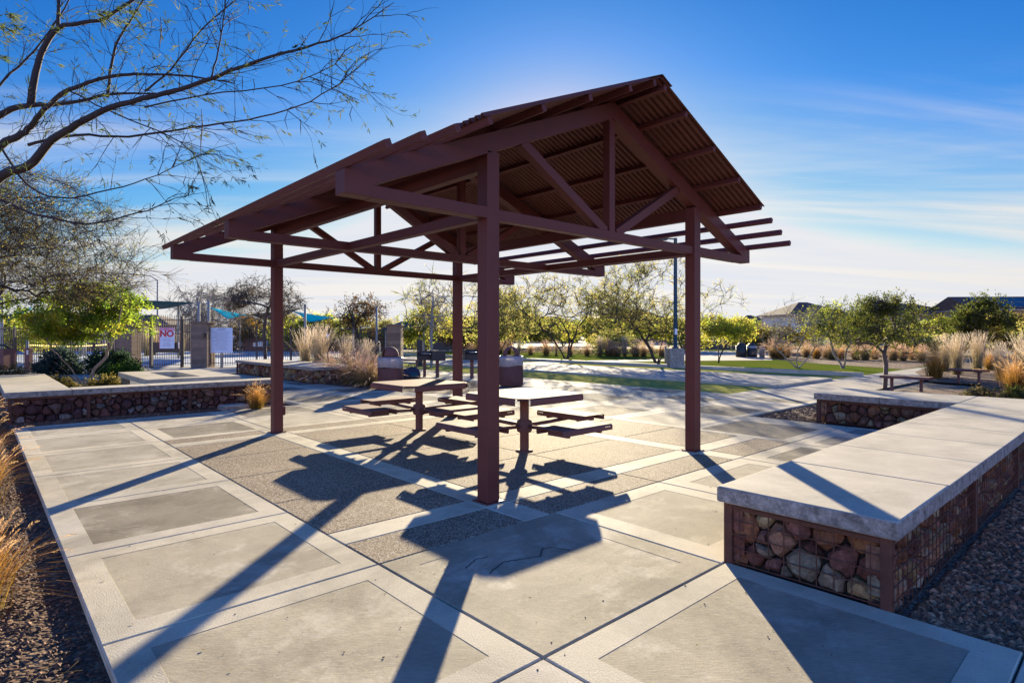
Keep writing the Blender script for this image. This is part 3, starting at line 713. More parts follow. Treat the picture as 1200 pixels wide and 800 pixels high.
def crown_targets(r, n, c, rad, hollow=.45, lumps=7, zmin=None):
    """tip points clustered in uneven lumps through an ellipsoidal crown"""
    cs = []
    for _ in range(lumps):
        v = Vector((r.gauss(0,1), r.gauss(0,1), r.gauss(.2,1))).normalized()*r.uniform(.45,.8); cs.append((v, r.uniform(.28,.5)))
    out_ = []
    while len(out_) < n:
        if r.random() < .75: v0, s0 = r.choice(cs); v = v0+Vector((r.gauss(0,s0*.6), r.gauss(0,s0*.6), r.gauss(0,s0*.6)))
        else: v = Vector((r.uniform(-1,1), r.uniform(-1,1), r.uniform(-1,1)))
        if v.length > 1.08 or v.length < hollow*r.random(): continue
        p = Vector((c[0]+v.x*rad[0], c[1]+v.y*rad[1], c[2]+v.z*rad[2]))
        if zmin is not None and p.z < zmin: continue
        out_.append(p)
    out_.sort(key=lambda p: (p-Vector((c[0],c[1],c[2]-rad[2]))).length)
    pri = out_[::max(1, n//14)]; rest = [p for p in out_ if p not in pri]
    return pri[::-1][:14]+rest+pri[::-1][14:]
def make_tree(name, label, loc, seed, Ht, Wd, nt=150, trunk_r=.10, fork=.25, stems=1, zc=.64, rz=.40, leafkw=None, barkm=None, lean=(0,0), cat='tree', group=None, hollow=.45, tip_r=.006, stem_spread=.28, lumps=7, zmin=.3, twigkw=None, up=.25):
    T = Tree(seed); r = T.r
    for k in range(stems):
        a = 2*math.pi*(k+r.random()*.5)/stems; sp = stem_spread*Ht*fork if stems > 1 else 0; hh = Ht*fork*r.uniform(.8, 1.2)
        b = Vector((0,0,-.05)); pts = [b]
        for u in (.33,.66,1): pts.append(Vector((math.cos(a)*sp*u*2+lean[0]*u*hh+r.gauss(0,.03), math.sin(a)*sp*u*2+lean[1]*u*hh+r.gauss(0,.03), hh*u)))
        T.stem(pts)
    cx_, cy_ = lean[0]*Ht*.55, lean[1]*Ht*.55
    T.grow(crown_targets(r, nt, (cx_, cy_, Ht*zc), (Wd/2, Wd/2, Ht*rz), hollow, lumps, Ht*zmin), step=Ht*.06, minz=Ht*fork*.5 if stems > 1 else Ht*fork*.8, up=up)
    wd = T.wood(trunk_r, tip_r); t = thing(name, label, cat, loc, 0, group); keep = t.location.copy(); t.location = (0,0,0)
    lf = T.leaves(twig_wood=wd, **leafkw) if leafkw else None
    wd.build('trunk', barkm or bark, t)
    if lf: lf.build('crown', leaf_m, t)
    t.location = keep; return t
OLIVE = ((0.388, 0.388, 0.101), (0.47, 0.418, 0.118), (0.303, 0.337, 0.095), (0.537, 0.437, 0.134))
YEL = ((0.525, 0.51, 0.067), (0.401, 0.446, 0.063), (0.617, 0.539, 0.092), (0.309, 0.384, 0.063))
GREEN = ((0.085, 0.112, 0.022), (0.117, 0.14, 0.025), (0.065, 0.089, 0.02), (0.15, 0.145, 0.029))
BRIGHT = ((0.274, 0.401, 0.042), (0.349, 0.425, 0.048), (0.174, 0.283, 0.035), (0.448, 0.425, 0.048))
BROWN = ((.12,.065,.025),(.15,.09,.03),(.09,.05,.022),(.13,.10,.03))

def gloc(px, Z): p = P(px, Z); return (p.x, p.y, -.02)
wpx = lambda w_, Z: w_*Z/FPX
Z = 19.0
make_tree('tree', 'round bright green multi-stemmed tree in the bed behind the left seat wall', gloc(98,Z), 101, zat(334,Z), wpx(150,Z), nt=420, trunk_r=.055, fork=.24, stems=5, zc=.70, rz=.29, stem_spread=.5, zmin=.44,
          leafkw=dict(twigs=6, tl=.28, per=11, ll=.095, lw=.05, cols=BRIGHT, spread=.9), barkm=bark_pale, hollow=.2, lumps=14)
Z = 46
make_tree('tree', 'bare grey weeping tree behind the gate pillar, left of the other bare tree', gloc(243,Z), 102, zat(333,Z), wpx(86,Z), nt=320, trunk_r=.10, fork=.25, zc=.66, rz=.36, leafkw=dict(twigs=5, tl=1.0, per=4, ll=.10, lw=.03, cols=((.15,.13,.09),(.12,.11,.07)), droop=.55, twig_r=.012), barkm=bark_pale, tip_r=.015)
Z = 31
make_tree('tree', 'bare brown tree with a leaning trunk, behind the back left seat wall', gloc(311,Z), 103, zat(322,Z), wpx(95,Z), nt=340, trunk_r=.10, fork=.36, zc=.70, rz=.30, lean=(-.0,.10), leafkw=dict(twigs=5, tl=.6, per=3, ll=.08, lw=.025, cols=((.13,.10,.06),(.16,.12,.06)), droop=.25, twig_r=.008), barkm=bark, tip_r=.010)
Z = 42
make_tree('tree', 'brown-leaved tree with bare upper twigs, behind the fence by the tall grasses', gloc(418,Z), 104, zat(344,Z), wpx(76,Z), nt=190, trunk_r=.12, fork=.30, zc=.68, rz=.34, leafkw=dict(twigs=3, tl=.5, per=5, ll=.15, lw=.08, cols=BROWN, twig_r=.01), barkm=bark_dark, tip_r=.014)
Z = 37
make_tree('tree', 'sparse yellow-green tree behind the far left pavilion column', gloc(545,Z), 105, zat(318,Z), wpx(150,Z), nt=420, trunk_r=.10, fork=.22, stems=2, zc=.63, rz=.40, leafkw=dict(twigs=4, tl=.55, per=5, ll=.10, lw=.042, cols=OLIVE, twig_r=.008), barkm=bark, tip_r=.012)
Z = 29
make_tree('tree', 'slender leafless pale tree standing behind the barbecue grills', gloc(505,Z), 106, zat(330,Z), wpx(50,Z), nt=70, trunk_r=.08, fork=.40, zc=.68, rz=.32, leafkw=dict(twigs=3, tl=.35, per=0, twig_r=.006), barkm=bark_pale, tip_r=.009)
Z = 36
make_tree('tree', 'wide sparse tree with dark leaning trunks, left of the lamp post', gloc(664,Z), 107, zat(322,Z), wpx(170,Z), nt=520, trunk_r=.105, fork=.22, stems=3, zc=.62, rz=.40, lean=(-.05,.05), leafkw=dict(twigs=4, tl=.55, per=5, ll=.10, lw=.042, cols=OLIVE, twig_r=.008), barkm=bark_dark, tip_r=.012)
Z = 31.5
make_tree('tree', 'tall sparse vase-shaped tree right behind the lamp post', gloc(770,Z), 108, zat(306,Z), wpx(180,Z), nt=560, trunk_r=.095, fork=.20, stems=3, zc=.62, rz=.41, leafkw=dict(twigs=4, tl=.55, per=5, ll=.10, lw=.042, cols=OLIVE, twig_r=.007), barkm=bark_dark, tip_r=.010)
Z = 33
make_tree('tree', 'small yellow tree on two thin leaning trunks, right of the near right column', gloc(842,Z), 109, zat(370,Z), wpx(86,Z), nt=260, trunk_r=.05, fork=.40, stems=2, zc=.70, rz=.28, stem_spread=.25, leafkw=dict(twigs=4, tl=.35, per=9, ll=.10, lw=.06, cols=YEL, twig_r=.006), barkm=bark_dark, zmin=.42)
Z = 28.5
make_tree('tree', 'bare white-stemmed tree on the lawn in front of the pale house', gloc(934,Z), 110, zat(352,Z), wpx(92,Z), nt=200, trunk_r=.06, fork=.16, stems=4, zc=.58, rz=.42, stem_spread=.5, leafkw=dict(twigs=3, tl=.45, per=2, ll=.06, lw=.03, cols=OLIVE, twig_r=.006, up=.8), barkm=bark_pale, tip_r=.008, up=.5)
Z = 28
make_tree('tree', 'bushy green tree with a pale leaning trunk, left of the tree by the bench', gloc(988,Z), 111, zat(352,Z), wpx(92,Z), nt=290, trunk_r=.07, fork=.28, stems=2, zc=.66, rz=.33, leafkw=dict(twigs=4, tl=.4, per=8, ll=.09, lw=.055, cols=GREEN+YEL[1:2], twig_r=.006), barkm=bark_pale)
Z = 17.6
make_tree('tree', 'single-trunk small-leaved tree beside the nearer park bench', gloc(1037,Z), 112, zat(345,Z), wpx(118,Z), nt=330, trunk_r=.065, fork=.36, zc=.66, rz=.31, lean=(.03,.02), leafkw=dict(twigs=4, tl=.22, per=8, ll=.06, lw=.036, cols=GREEN, twig_r=.004), barkm=bark, tip_r=.006, zmin=.38, hollow=.3)
Z = 30
make_tree('tree', 'dense dark green upright tree above the pale grasses on the far right', gloc(1152,Z), 113, zat(349,Z), wpx(62,Z), nt=300, trunk_r=.08, fork=.22, zc=.60, rz=.40, leafkw=dict(twigs=5, tl=.4, per=9, ll=.10, lw=.06, cols=GREEN, twig_r=.006), barkm=bark, hollow=.1)
Z = 60
make_tree('tree', 'orange-yellow autumn shrub tree behind the fence beside the rules sign', gloc(287,Z), 114, zat(371,Z), wpx(40,Z), nt=120, trunk_r=.1, fork=.2, zc=.62, rz=.40, leafkw=dict(twigs=4, tl=.5, per=8, ll=.22, lw=.14, cols=((.32,.17,.015),(.28,.20,.02),(.2,.13,.02)), twig_r=.01), barkm=bark_dark, hollow=.1)

# background trees: five kinds, copied
BG = []
for i, (cols, nm) in enumerate(((YEL,'yellow-green'),(OLIVE,'olive'),(GREEN,'dark green'),(((.15,.115,.03),(.19,.14,.03),(.12,.09,.028)),'golden brown'))):
    t = make_tree('tree', 'placeholder tree label to be replaced here', (0,0,-.02), 120+i, 4.0, 5.2, nt=190, trunk_r=.09, fork=.15, stems=3, zc=.54, rz=.46,
                  leafkw=dict(twigs=5, tl=.6, per=8, ll=.18, lw=.11, cols=cols, twig_r=.010), barkm=bark_dark, hollow=.15, zmin=.12, lumps=10, tip_r=.012)
    BG.append([t, nm, False])
spots = [ # px, Z, top y, width px, kind
 (18,44,372,80,0),(352,56,368,80,0),(395,58,368,90,0),(455,62,374,60,1),(500,52,360,70,0),(585,50,345,84,1),(596,70,362,90,0),(640,75,372,90,1),
 (695,62,372,80,0),(742,64,376,90,0),(800,60,372,80,0),(868,58,376,80,1),(905,52,381,70,3),(884,78,382,80,0),(962,62,380,70,0),(1010,48,376,76,1),
 (1060,44,380,86,1),(1095,50,374,80,0),(1118,46,372,70,2),(1192,48,366,90,3),(1222,40,374,64,1),(1165,62,372,70,0),(545,66,370,90,3),(720,46,386,60,1),(660,85,376,80,2),(330,70,372,70,1),(150,75,374,70,3)]
use = [0]*4; names_ = {}
for k, (px, Z, ty, wp_, kd) in enumerate(spots):
    b = BG[kd]; hgt = zat(ty, Z); sc = (wpx(wp_, Z)/5.2, wpx(wp_, Z)/5.2, hgt/4.0)
    use[kd] += 1
    where = ('far left behind the pool fence' if px < 60 else 'behind the fence left of the gate' if px < 200 else 'behind the iron fence on the left' if px < 430 else 'behind the far left column' if px < 570 else 'beyond the turf courts in the middle' if px < 760 else 'beyond the lawn right of the lamp post' if px < 930 else 'in front of the houses on the right' if px < 1110 else 'at the far right edge')
    key = (b[1], where); names_.setdefault(key, []).append((px, Z, k))
seen = {}
for k, (px, Z, ty, wp_, kd) in enumerate(spots):
    b = BG[kd]; hgt = zat(ty, Z); s_ = wpx(wp_, Z)/5.2; sc = (s_, s_, hgt/4.0); loc = gloc(px, Z); rz_ = k*2.39
    key = next(q for q, v in names_.items() if any(x[2] == k for x in v)); lst = sorted(names_[key])
    if len(lst) == 1: lab = f'{key[0]} bushy tree {key[1]}'
    else:
        i = [x[2] for x in lst].index(k)
        pos = ['left of two','right of two'][i] if len(lst) == 2 else f'{ORD[i]} from left of {len(lst)}'
        lab = f'{key[0]} bushy tree {key[1]}, {pos}'
    if not b[2]:
        b[2] = True; o = b[0]; o.location = loc; o.rotation_euler = (0,0,rz_); o.scale = sc; o['label'] = lab; o['group'] = 'background trees'
    else: copy_tree(b[0], loc, rz_, sc, lab, 'background trees')

# ---- second tree on the left: a mass of fine twigs with small yellow leaves, its trunk out of frame
Z = 13.5
make_tree('tree', 'fine-twigged tree with sparse yellowing leaves on the left, behind the thick dark limbs', gloc(-72,Z), 131, zat(172,Z), wpx(455,Z), nt=2200, trunk_r=.11, fork=.22, stems=3, zc=.60, rz=.38,
          leafkw=dict(twigs=8, tl=.6, per=2, ll=.055, lw=.018, cols=((.26,.22,.05),(.30,.25,.05),(.18,.19,.06),(.22,.18,.09)), spread=.7, twig_r=.0034, up=0), barkm=bark_dark, tip_r=.0035, hollow=.2, lumps=22, zmin=.43)

# ---- the near tree overhanging from the left: hand-placed limbs in depth, twigs and willow leaves grown on them
T = Tree(77); r = T.r
NT = thing('tree', 'nearest tree, thick dark limbs with seed pods and willow leaves overhanging the upper left corner', 'tree', gloc(-190, 6.6))
wd = MB(); lf = MB(); PODS = []
def limb(pts, r0, r1, sides=8):
    P3 = [at(*q) for q in pts]; n = len(P3); out_ = []
    for i in range(n-1):          # catmull-rom
        p0, p1, p2, p3 = P3[max(0,i-1)], P3[i], P3[i+1], P3[min(n-1,i+2)]
        for k in range(4):
            u = k/4; out_.append(.5*((2*p1)+(p2-p0)*u+(2*p0-5*p1+4*p2-p3)*u*u+(3*p1-p0-3*p2+p3)*u**3))
    out_.append(P3[-1]); m = len(out_)
    out_ = [p+Vector((r.gauss(0,1), r.gauss(0,1), r.gauss(0,1)))*.004 for p in out_]
    wd.tube(out_, [r0+(r1-r0)*(i/(m-1))**.8 for i in range(m)], sides); return out_
def leaf_spray(p, d, n=9, ll=.075, lw=.008, spread=.45, droop=.35):
    c = r.choice(((.06,.085,.03),(.085,.105,.035),(.05,.07,.03),(.11,.12,.04)))
    for k in range(n):
        q = p+d*r.uniform(-.02,.10); ld = (d+Vector((r.gauss(0,spread), r.gauss(0,spread), r.gauss(0,spread)-droop))).normalized(); sd_ = ld.cross(Vector((r.gauss(0,1), r.gauss(0,1), r.gauss(0,1)))).normalized()
        L_ = ll*r.uniform(.6,1.3); v = r.uniform(.7,1.3)
        lf.add([q, q+ld*L_*.5+sd_*lw*.5+Vector((0,0,-.004)), q+ld*L_, q+ld*L_*.5-sd_*lw*.5], [(0,1,2,3)], tint=tuple(min(1,x*v) for x in c))
def twiglets(path, n, ln, rad, leafp=.5, gen=2, start=.25):
    for _ in range(n):
        i = int(r.uniform(start, .98)*(len(path)-1)); p = path[i]; d = (path[min(i+1,len(path)-1)]-path[max(0,i-1)]).normalized()
        dd = (d+Vector((r.gauss(0,.55), r.gauss(0,.55), r.gauss(-.02,.5)))).normalized(); L_ = ln*r.uniform(.4,1.3); pts = [p]; cur = dd
        for k in range(5):
            cur = (cur+Vector((r.gauss(0,.16), r.gauss(0,.16), r.gauss(-.02,.16)))).normalized(); pts.append(pts[-1]+cur*L_/5)
        wd.tube(pts, [rad, rad*.85, rad*.7, rad*.55, rad*.45, rad*.3], 4, cap=False)
        if gen > 1: twiglets(pts, 3, ln*.55, rad*.55, leafp*1.1, gen-1)
        if r.random() < leafp: leaf_spray(pts[-1], cur, r.randint(5,12))
        elif r.random() < .10:
            q = pts[-1]; L2 = r.uniform(.12,.22); bend = Vector((r.gauss(0,.02), r.gauss(0,.02), 0))
            pm_ = MB(); PODS.append(pm_); pm_.tube([q, q+Vector((0,0,-L2*.5))+bend, q+Vector((0,0,-L2))], [.003,.0045,.0012], 4)
base = P(-190, 6.6)
trunk = limb([(-190,640+0,6.6),(-180,520,6.6),(-150,420,6.5),(-120,330,6.5)], .15, .10, 10)
limbs = []
def LB(pts, r0, r1, n1, ln=.55, rad=.0045, leafp=.45):
    p = limb(pts, r0, r1); twiglets(p, n1, ln, rad, leafp); limbs.append(p)
LB([(-120,330,6.5),(-60,262,6.4),(0,207,6.3),(33,195,6.2),(60,165,6.1),(90,146,6.0),(130,126,5.9),(180,113,5.8),(240,96,5.7),(300,72,5.6),(360,55,5.5),(410,38,5.45),(462,3,5.4)], .064, .003, 40)
LB([(-120,330,6.5),(-50,230,6.6),(0,172,6.6),(22,160,6.6),(36,148,6.6),(52,128,6.5),(80,106,6.5),(130,90,6.4),(170,87,6.4),(225,90,6.3),(275,98,6.2)], .055, .006, 26)
LB([(-130,350,6.5),(-60,190,6.9),(0,135,6.9),(36,124,6.9),(80,121,6.8),(130,111,6.8),(183,109,6.8)], .055, .008, 16)
LB([(36,124,6.9),(42,85,6.9),(50,58,6.9),(68,33,6.9),(88,28,6.8),(125,20,6.7),(165,-6,6.6),(230,-40,6.5)], .042, .012, 20)
LB([(68,33,6.9),(69,0,6.9),(72,-60,6.9)], .022, .012, 6)
LB([(126,114,6.8),(130,76,6.8),(140,45,6.7),(155,22,6.7),(172,-8,6.6),(200,-60,6.6)], .018, .006, 14)
LB([(170,107,6.4),(200,82,6.4),(235,36,6.4),(275,0,6.3),(300,-30,6.3)], .012, .005, 14)
LB([(33,170,6.4),(90,158,6.3),(150,161,6.2),(225,150,6.1),(290,140,6.0),(350,125,5.9),(398,98,5.8),(407,84,5.8)], .017, .003, 22, leafp=.55)
LB([(170,125,6.1),(240,112,6.0),(330,100,5.9),(385,80,5.8),(402,64,5.8)], .009, .003, 14, leafp=.5)
LB([(247,92,5.8),(256,60,5.8),(262,22,5.8),(266,-15,5.8)], .009, .005, 8)
LB([(-60,262,6.4),(-10,235,6.2),(40,250,6.0),(100,262,5.9),(160,250,5.8),(200,235,5.8)], .020, .004, 14, leafp=.6)
LB([(0,172,6.6),(30,215,6.4),(70,232,6.3),(130,222,6.2),(185,205,6.1),(248,176,6.0)], .014, .003, 16, leafp=.6)
LB([(-60,190,6.9),(0,100,7.2),(40,60,7.3),(75,10,7.3),(90,-30,7.3)], .018, .006, 16, leafp=.6)
LB([(80,106,6.5),(150,140,6.3),(200,160,6.2),(232,190,6.1),(245,250,6.1)], .009, .003, 10, leafp=.6)
LB([(-120,330,6.5),(-80,120,6.0),(-40,20,5.6),(20,-40,5.4)], .05, .015, 12)
for q in ((8,18,5.9),(2,38,5.9),(14,30,5.8),(125,14,6.0),(150,8,5.9),(110,10,6.0),(0,62,5.9),(132,20,5.9)):
    for _ in range(5): leaf_spray(at(*q)+Vector((r.gauss(0,.05), r.gauss(0,.05), r.gauss(0,.04))), RIGHT*.9+Vector((r.gauss(0,.2), 0, -.1)), 10, .10, .010)
for q, L2 in (((236,128,6.0),.50),((188,20,6.2),.40)):
    p = at(*q); L_ = L2*.9; pm_ = MB(); PODS.append(pm_); pm_.tube([p, p+Vector((.01,0,-L_*.35)), p+Vector((.0,.01,-L_*.7)), p+Vector((-.01,0,-L_))], [.003,.006,.006,.001], 5)
wd.build('trunk', bark_dark, NT); lf.build('crown', leaf_m, NT)
for pm_ in PODS: pm_.build('seed_pod', bark, NT)

# ------------------------------------------------------------------ grasses and shrubs
def grass_proto(seed, n=420, ht=.85, spread=.42, width=.007, base=((.10,.11,.03),(.13,.12,.04)), tip=((.42,.27,.10),(.36,.22,.08)), plumes=60, pcol=(.62,.48,.34), pl=.20, stiff=.5):
    r = random.Random(seed); m = MB(); p = MB()
    for k in range(n):
        a = r.uniform(0, 2*math.pi); rr = abs(r.gauss(0,.09)); b = Vector((rr*math.cos(a), rr*math.sin(a), 0)); a2 = a+r.gauss(0,.5); L_ = ht*r.uniform(.55, 1.1)
        out_ = Vector((math.cos(a2), math.sin(a2), 0)); lean = abs(r.gauss(0, spread)); sd_ = Vector((-out_.y, out_.x, 0)); w0 = width*r.uniform(.6,1.2); v = r.uniform(.7,1.25)
        cb, ct = r.choice(base), r.choice(tip); pts = []
        for u in (0,.35,.7,1.0): pts.append(b+out_*(lean*L_*u**1.7)+Vector((0,0,L_*(u-(1-stiff)*lean*u**2.4))))
        for i in range(3):
            wa, wb = w0*(1-i*.28), w0*(1-(i+1)*.31); t = (i+.5)/3; c = tuple((cb[q]*(1-t)+ct[q]*t)*v for q in range(3))
            m.add([pts[i]-sd_*wa, pts[i]+sd_*wa, pts[i+1]+sd_*wb, pts[i+1]-sd_*wb], [(0,1,2,3)], tint=c)
    for k in range(plumes):
        a = r.uniform(0, 2*math.pi); out_ = Vector((math.cos(a), math.sin(a), 0)); lean = abs(r.gauss(0, spread*.8)); L_ = ht*r.uniform(.85, 1.25); pts = []
        for u in (0,.4,.75,1.0): pts.append(out_*(.05+lean*L_*u**1.6)+Vector((0,0,L_*(u-(1-stiff)*lean*u**2.2))))
        m.tube(pts, [.0025,.002,.0016,.001], 3, cap=False, tint=pcol)
        d = (pts[3]-pts[2]).normalized(); t0 = pts[3]; v = r.uniform(.75,1.2); c = tuple(x*v for x in pcol); q = pl*r.uniform(.7,1.2)
        prev = t0-d*q*.3
        for j in range(26):         # feathery seed head out of fine bristles
            u = j/26; o_ = t0-d*q*.3+d*q*u+Vector((0,0,-.25*q*u*u)); s_ = d.orthogonal().normalized(); s_.rotate(Matrix.Rotation(r.uniform(0,6.28), 3, d)); bl = .028*(1-abs(u-.35)*.9); e = o_+s_*bl+d*bl*.9
            ss = d.cross(s_)*.0035
            p.add([o_-ss, o_+ss, e], [(0,1,2)], tint=c)
    return m, p
def make_grass(label, loc, seed, group=None, **k):
    m, p = grass_proto(seed, **k); t = thing('grass_clump', label, 'ornamental grass', (0,0,0), 0, group)
    m.build('blades', blade_m, t)
    if p.f: p.build('plumes', blade_m, t)
    t.location = loc; return t
GA = dict(n=900, ht=.85, spread=.62, width=.006, plumes=150, stiff=.35, base=((.14,.14,.045),(.17,.15,.05)), tip=((.60,.40,.20),(.52,.36,.18)), pcol=(.80,.58,.44), pl=.24)                                  # tawny mound
GB = dict(n=420, ht=1.35, spread=.22, width=.006, base=((.16,.14,.05),), tip=((.60,.48,.30),(.52,.42,.24)), plumes=170, pcol=(.85,.72,.56), pl=.32, stiff=.8)   # tall pale plumes
GO = dict(n=900, ht=.80, spread=.55, width=.0055, base=((.22,.14,.03),(.15,.13,.03)), tip=((.65,.33,.07),(.58,.30,.08)), plumes=70, pcol=(.75,.50,.25))    # orange-gold
gA = make_grass('tawny fountain grass mound between the back left wall and the domed bin, middle of three', gloc(416,19.2), 201, 'grasses by the back left wall', **GA)
gA.scale = (1.6,1.6,1.08)
copy_tree(gA, gloc(389,20.0), 1.0, (1.5,1.5,1.0), 'tawny fountain grass mound nearest to the end of the back left wall', 'grasses by the back left wall')
copy_tree(gA, gloc(434,18.4), 2.2, (1.45,1.45,.98), 'tawny fountain grass mound touching the left side of the domed litter bin', 'grasses by the back left wall')
gB = make_grass('tallest pale plumed grass by the back left wall, left of the small sign post', gloc(374,22.5), 202, 'grasses by the back left wall', **GB)
gB.scale = (1.25,1.25,1.18)
copy_tree(gB, gloc(358,24), 1.2, 1.1, 'tall pale plumed grass at the left edge of the grasses, against the iron fence', 'grasses by the back left wall')
copy_tree(gB, gloc(405,23), 2.6, .95, 'pale plumed grass just right of the small round sign post', 'grasses by the back left wall')
copy_tree(gB, gloc(428,22), .4, .85, 'short pale plumed grass left of the dark bollard light', 'grasses by the back left wall')
gO = make_grass('small orange-gold grass clump at the foot of the left seat wall beside the pavilion column', gloc(301,12.7), 203, 'golden grasses', **GO)
gO.scale = (.62,.62,.62)
copy_tree(gO, (-3.70,5.3,-.05), .5, .80, 'golden grass clump at the left edge, topmost of three along the paving', 'golden grasses at the left edge')
copy_tree(gO, (-3.62,3.3,-.05), 1.5, .72, 'golden grass clump at the left edge, middle of three along the paving', 'golden grasses at the left edge')
copy_tree(gO, (-3.66,.35,-.05), 2.9, .66, 'golden grass clump in the lower left corner, nearest of three along the paving', 'golden grasses at the left edge')
copy_tree(gO, (-3.65,8.9,-.05), 3.9, .80, 'golden grass clump at the left end of the left seat wall, spilling onto the gravel', 'golden grasses')
# right bed
for px, Z, p, sc, rz_, lab in (
 (1096,21.5,gO,1.30,.3,'large orange grass mound right behind the nearer park bench'),
 (1122,23.5,gB,.98,.9,'tall pale plumed grass between the two park benches, left one'),
 (1146,24.5,gB,1.02,2.0,'tall pale plumed grass behind the farther park bench'),
 (1108,25.5,gB,.95,3.1,'tall pale plumed grass behind the large orange mound'),
 (1172,20.5,gB,.80,4.0,'pale plumed grass right of the farther park bench'),
 (1190,16.0,gO,1.15,5.0,'large orange grass mound cut off by the right edge'),
 (1200,19.0,gB,.98,1.4,'tall pale plumed grass above the orange mound at the right edge'),
 (1218,15.0,gB,.85,2.4,'tall pale plumed grass in the far right corner behind the seat wall'),
 (1160,26.5,gO,1.0,3.3,'orange grass mound under the dense dark green upright tree')):
    copy_tree(p, gloc(px, Z), rz_, sc, lab, 'grasses of the right bed')
# far rows
far = [(608,47,1.0),(622,47,1.0),(640,46,1.25),(652,46,1.0),(668,45,1.0),(688,44,1.0),(703,44,1.35),(714,43,1.35),(723,43,1.2),(732,43,1.3),(745,42.5,1.35),(754,42.5,1.2),(764,42,1.0),(776,42,1.1)]
for i, (px, Z, sc) in enumerate(far):
    copy_tree(gA if i % 3 else gB, gloc(px, Z+(i % 2)*.8), i*1.3, (sc*1.05,sc*1.05,sc*.92) if i % 3 else sc*.68, f'tawny grass clump along the far lawn edge, {ORD[i]} from left of {len(far)}', 'grass row beyond the lawn')
far2 = [(907,40,1.5),(915,39,1.3),(922,41,1.2),(945,41,1.2),(957,39,1.2),(968,40,1.0),(975,38,1.4),(986,39,1.1),(1003,38,1.2),(1014,37,1.2),(1025,38,1.1),(1047,36,1.2),(1058,36,1.1),(1070,37,1.1),(1080,35,1.1)]
for i, (px, Z, sc) in enumerate(far2):
    copy_tree((gA, gO, gA)[i % 3], gloc(px, Z), i*1.7, sc*.95, f'tawny grass clump at the mulch edge, {ORD[i]} from left of {len(far2)}', 'grass row before the houses')
far3 = [(560,50),(572,52),(586,50),(596,48)]
for i, (px, Z) in enumerate(far3): copy_tree(gA, gloc(px, Z), i*2.1, 1.3, f'dry grass clump beyond the grills, {ORD[i]} from left of four', 'dry grass beyond the grills')
far4 = [(172,44),(180,46),(212,45)]
for i, (px, Z) in enumerate(far4): copy_tree(gB, gloc(px, Z), i*2.1, 1.3, f'dry grass clump seen through the gate bars, {ORD[i]} from left of three', 'dry grass inside the gate')

def make_shrub(label, loc, seed, rad, ht, cols, n=70, ll=.05, lw=.025, cat='shrub', name='shrub', per=10, group=None):
    T = Tree(seed); r = T.r; T.stem([Vector((0,0,-.03)), Vector((0,0,ht*.12))])
    tg = []
    while len(tg) < n:
        v = Vector((r.uniform(-1,1), r.uniform(-1,1), r.uniform(0,1)))
        if .45 < v.length < 1: tg.append(Vector((v.x*rad, v.y*rad, v.z*ht)))
    tg.sort(key=lambda p: p.length); T.grow(tg[::5]+[p for i, p in enumerate(tg) if i % 5], step=.12, minz=-1)
    wd = T.wood(.03, .003); lf = T.leaves(twigs=4, tl=rad*.35, per=per, ll=ll, lw=lw, cols=cols, spread=.9, twig_wood=wd, twig_r=.002)
    t = thing(name, label, cat, (0,0,0), 0, group); wd.build('stems', bark, t); lf.build('foliage', leaf_m, t); t.location = loc; return t
DRY = ((.13,.10,.05),(.10,.085,.04),(.09,.10,.035),(.16,.12,.06))
sh = make_shrub('low dry grey-green shrub at the far end of the right seat wall, left of two', gloc(1148,13.6), 301, .42, .36, DRY, 90, .05, .02)
make_shrub('low green shrub at the right edge behind the seat wall, right of two', gloc(1192,13.0), 302, .45, .42, ((.10,.12,.03),(.13,.13,.035),(.08,.09,.03)), 100, .05, .022)
make_shrub('dark green rounded shrub in front of the left gate pillar', gloc(131,24.5), 303, .95, .85, ((.04,.075,.035),(.05,.09,.04),(.035,.06,.03)), 130, .12, .07)
make_shrub('dark blue-green agave-like shrub behind the round green tree', gloc(70,24), 304, .75, .95, ((.08,.115,.09),(.065,.09,.075)), 70, .30, .05)
make_shrub('small bright green ground shrub beside the fire pit slab', gloc(146,22.5), 305, .8, .38, ((.07,.14,.02),(.09,.16,.02)), 90, .07, .045)
make_shrub('yellowish dry shrub under the round green tree, left of its trunk', gloc(68,17.2), 306, .42, .36, ((.24,.19,.05),(.19,.16,.05)), 90, .06, .03)
make_shrub('yellowish dry shrub right of the round green tree trunk', gloc(124,16.6), 307, .48, .38, ((.22,.18,.05),(.18,.15,.045)), 100, .06, .03)
make_shrub('low olive shrub at the far left behind the wall end', gloc(8,22), 308, .7, .45, ((.16,.14,.04),(.12,.12,.04)), 80, .06, .03)
make_shrub('dark olive shrub behind the tawny grasses near the bollard light', gloc(436,24.5), 309, .9, .95, ((.05,.07,.03),(.06,.08,.035)), 80, .08, .04)

# planting beds on the paving side
sheet('planting_bed', [(p.x, p.y) for p in (gp(277,437.5),gp(345,447),gp(437,456.5),gp(500,460.5),gp(552,461.5),gp(570,456),gp(556,447),gp(530,444.5),gp(480,441.5),gp(452,438),gp(440,428),gp(330,427))], .006, gravel)
sheet('planting_bed', [(-2.25,10.46),(-.95,10.46),(-.9,20),(-.9,27),(-4,27),(-9,31),(-14,28),(-12,16.2),(-3.27,16.2),(-2.25,16.2)], -.006, dirt)
sheet('mulch_bed', [(p.x, p.y) for p in (gp(1035,458.5),gp(1150,467),gp(1300,474),gp(1500,440),gp(1300,424),gp(1100,426),gp(1072,436),gp(1090,447),gp(1150,451),gp(1145,455.5))], .004, gravel)
sheet('mulch_bed', [(p.x, p.y) for p in (gp(905,420.5),gp(960,426),gp(1060,432.5),gp(1110,424),gp(1100,411),gp(905,411))], -.002, gravel)

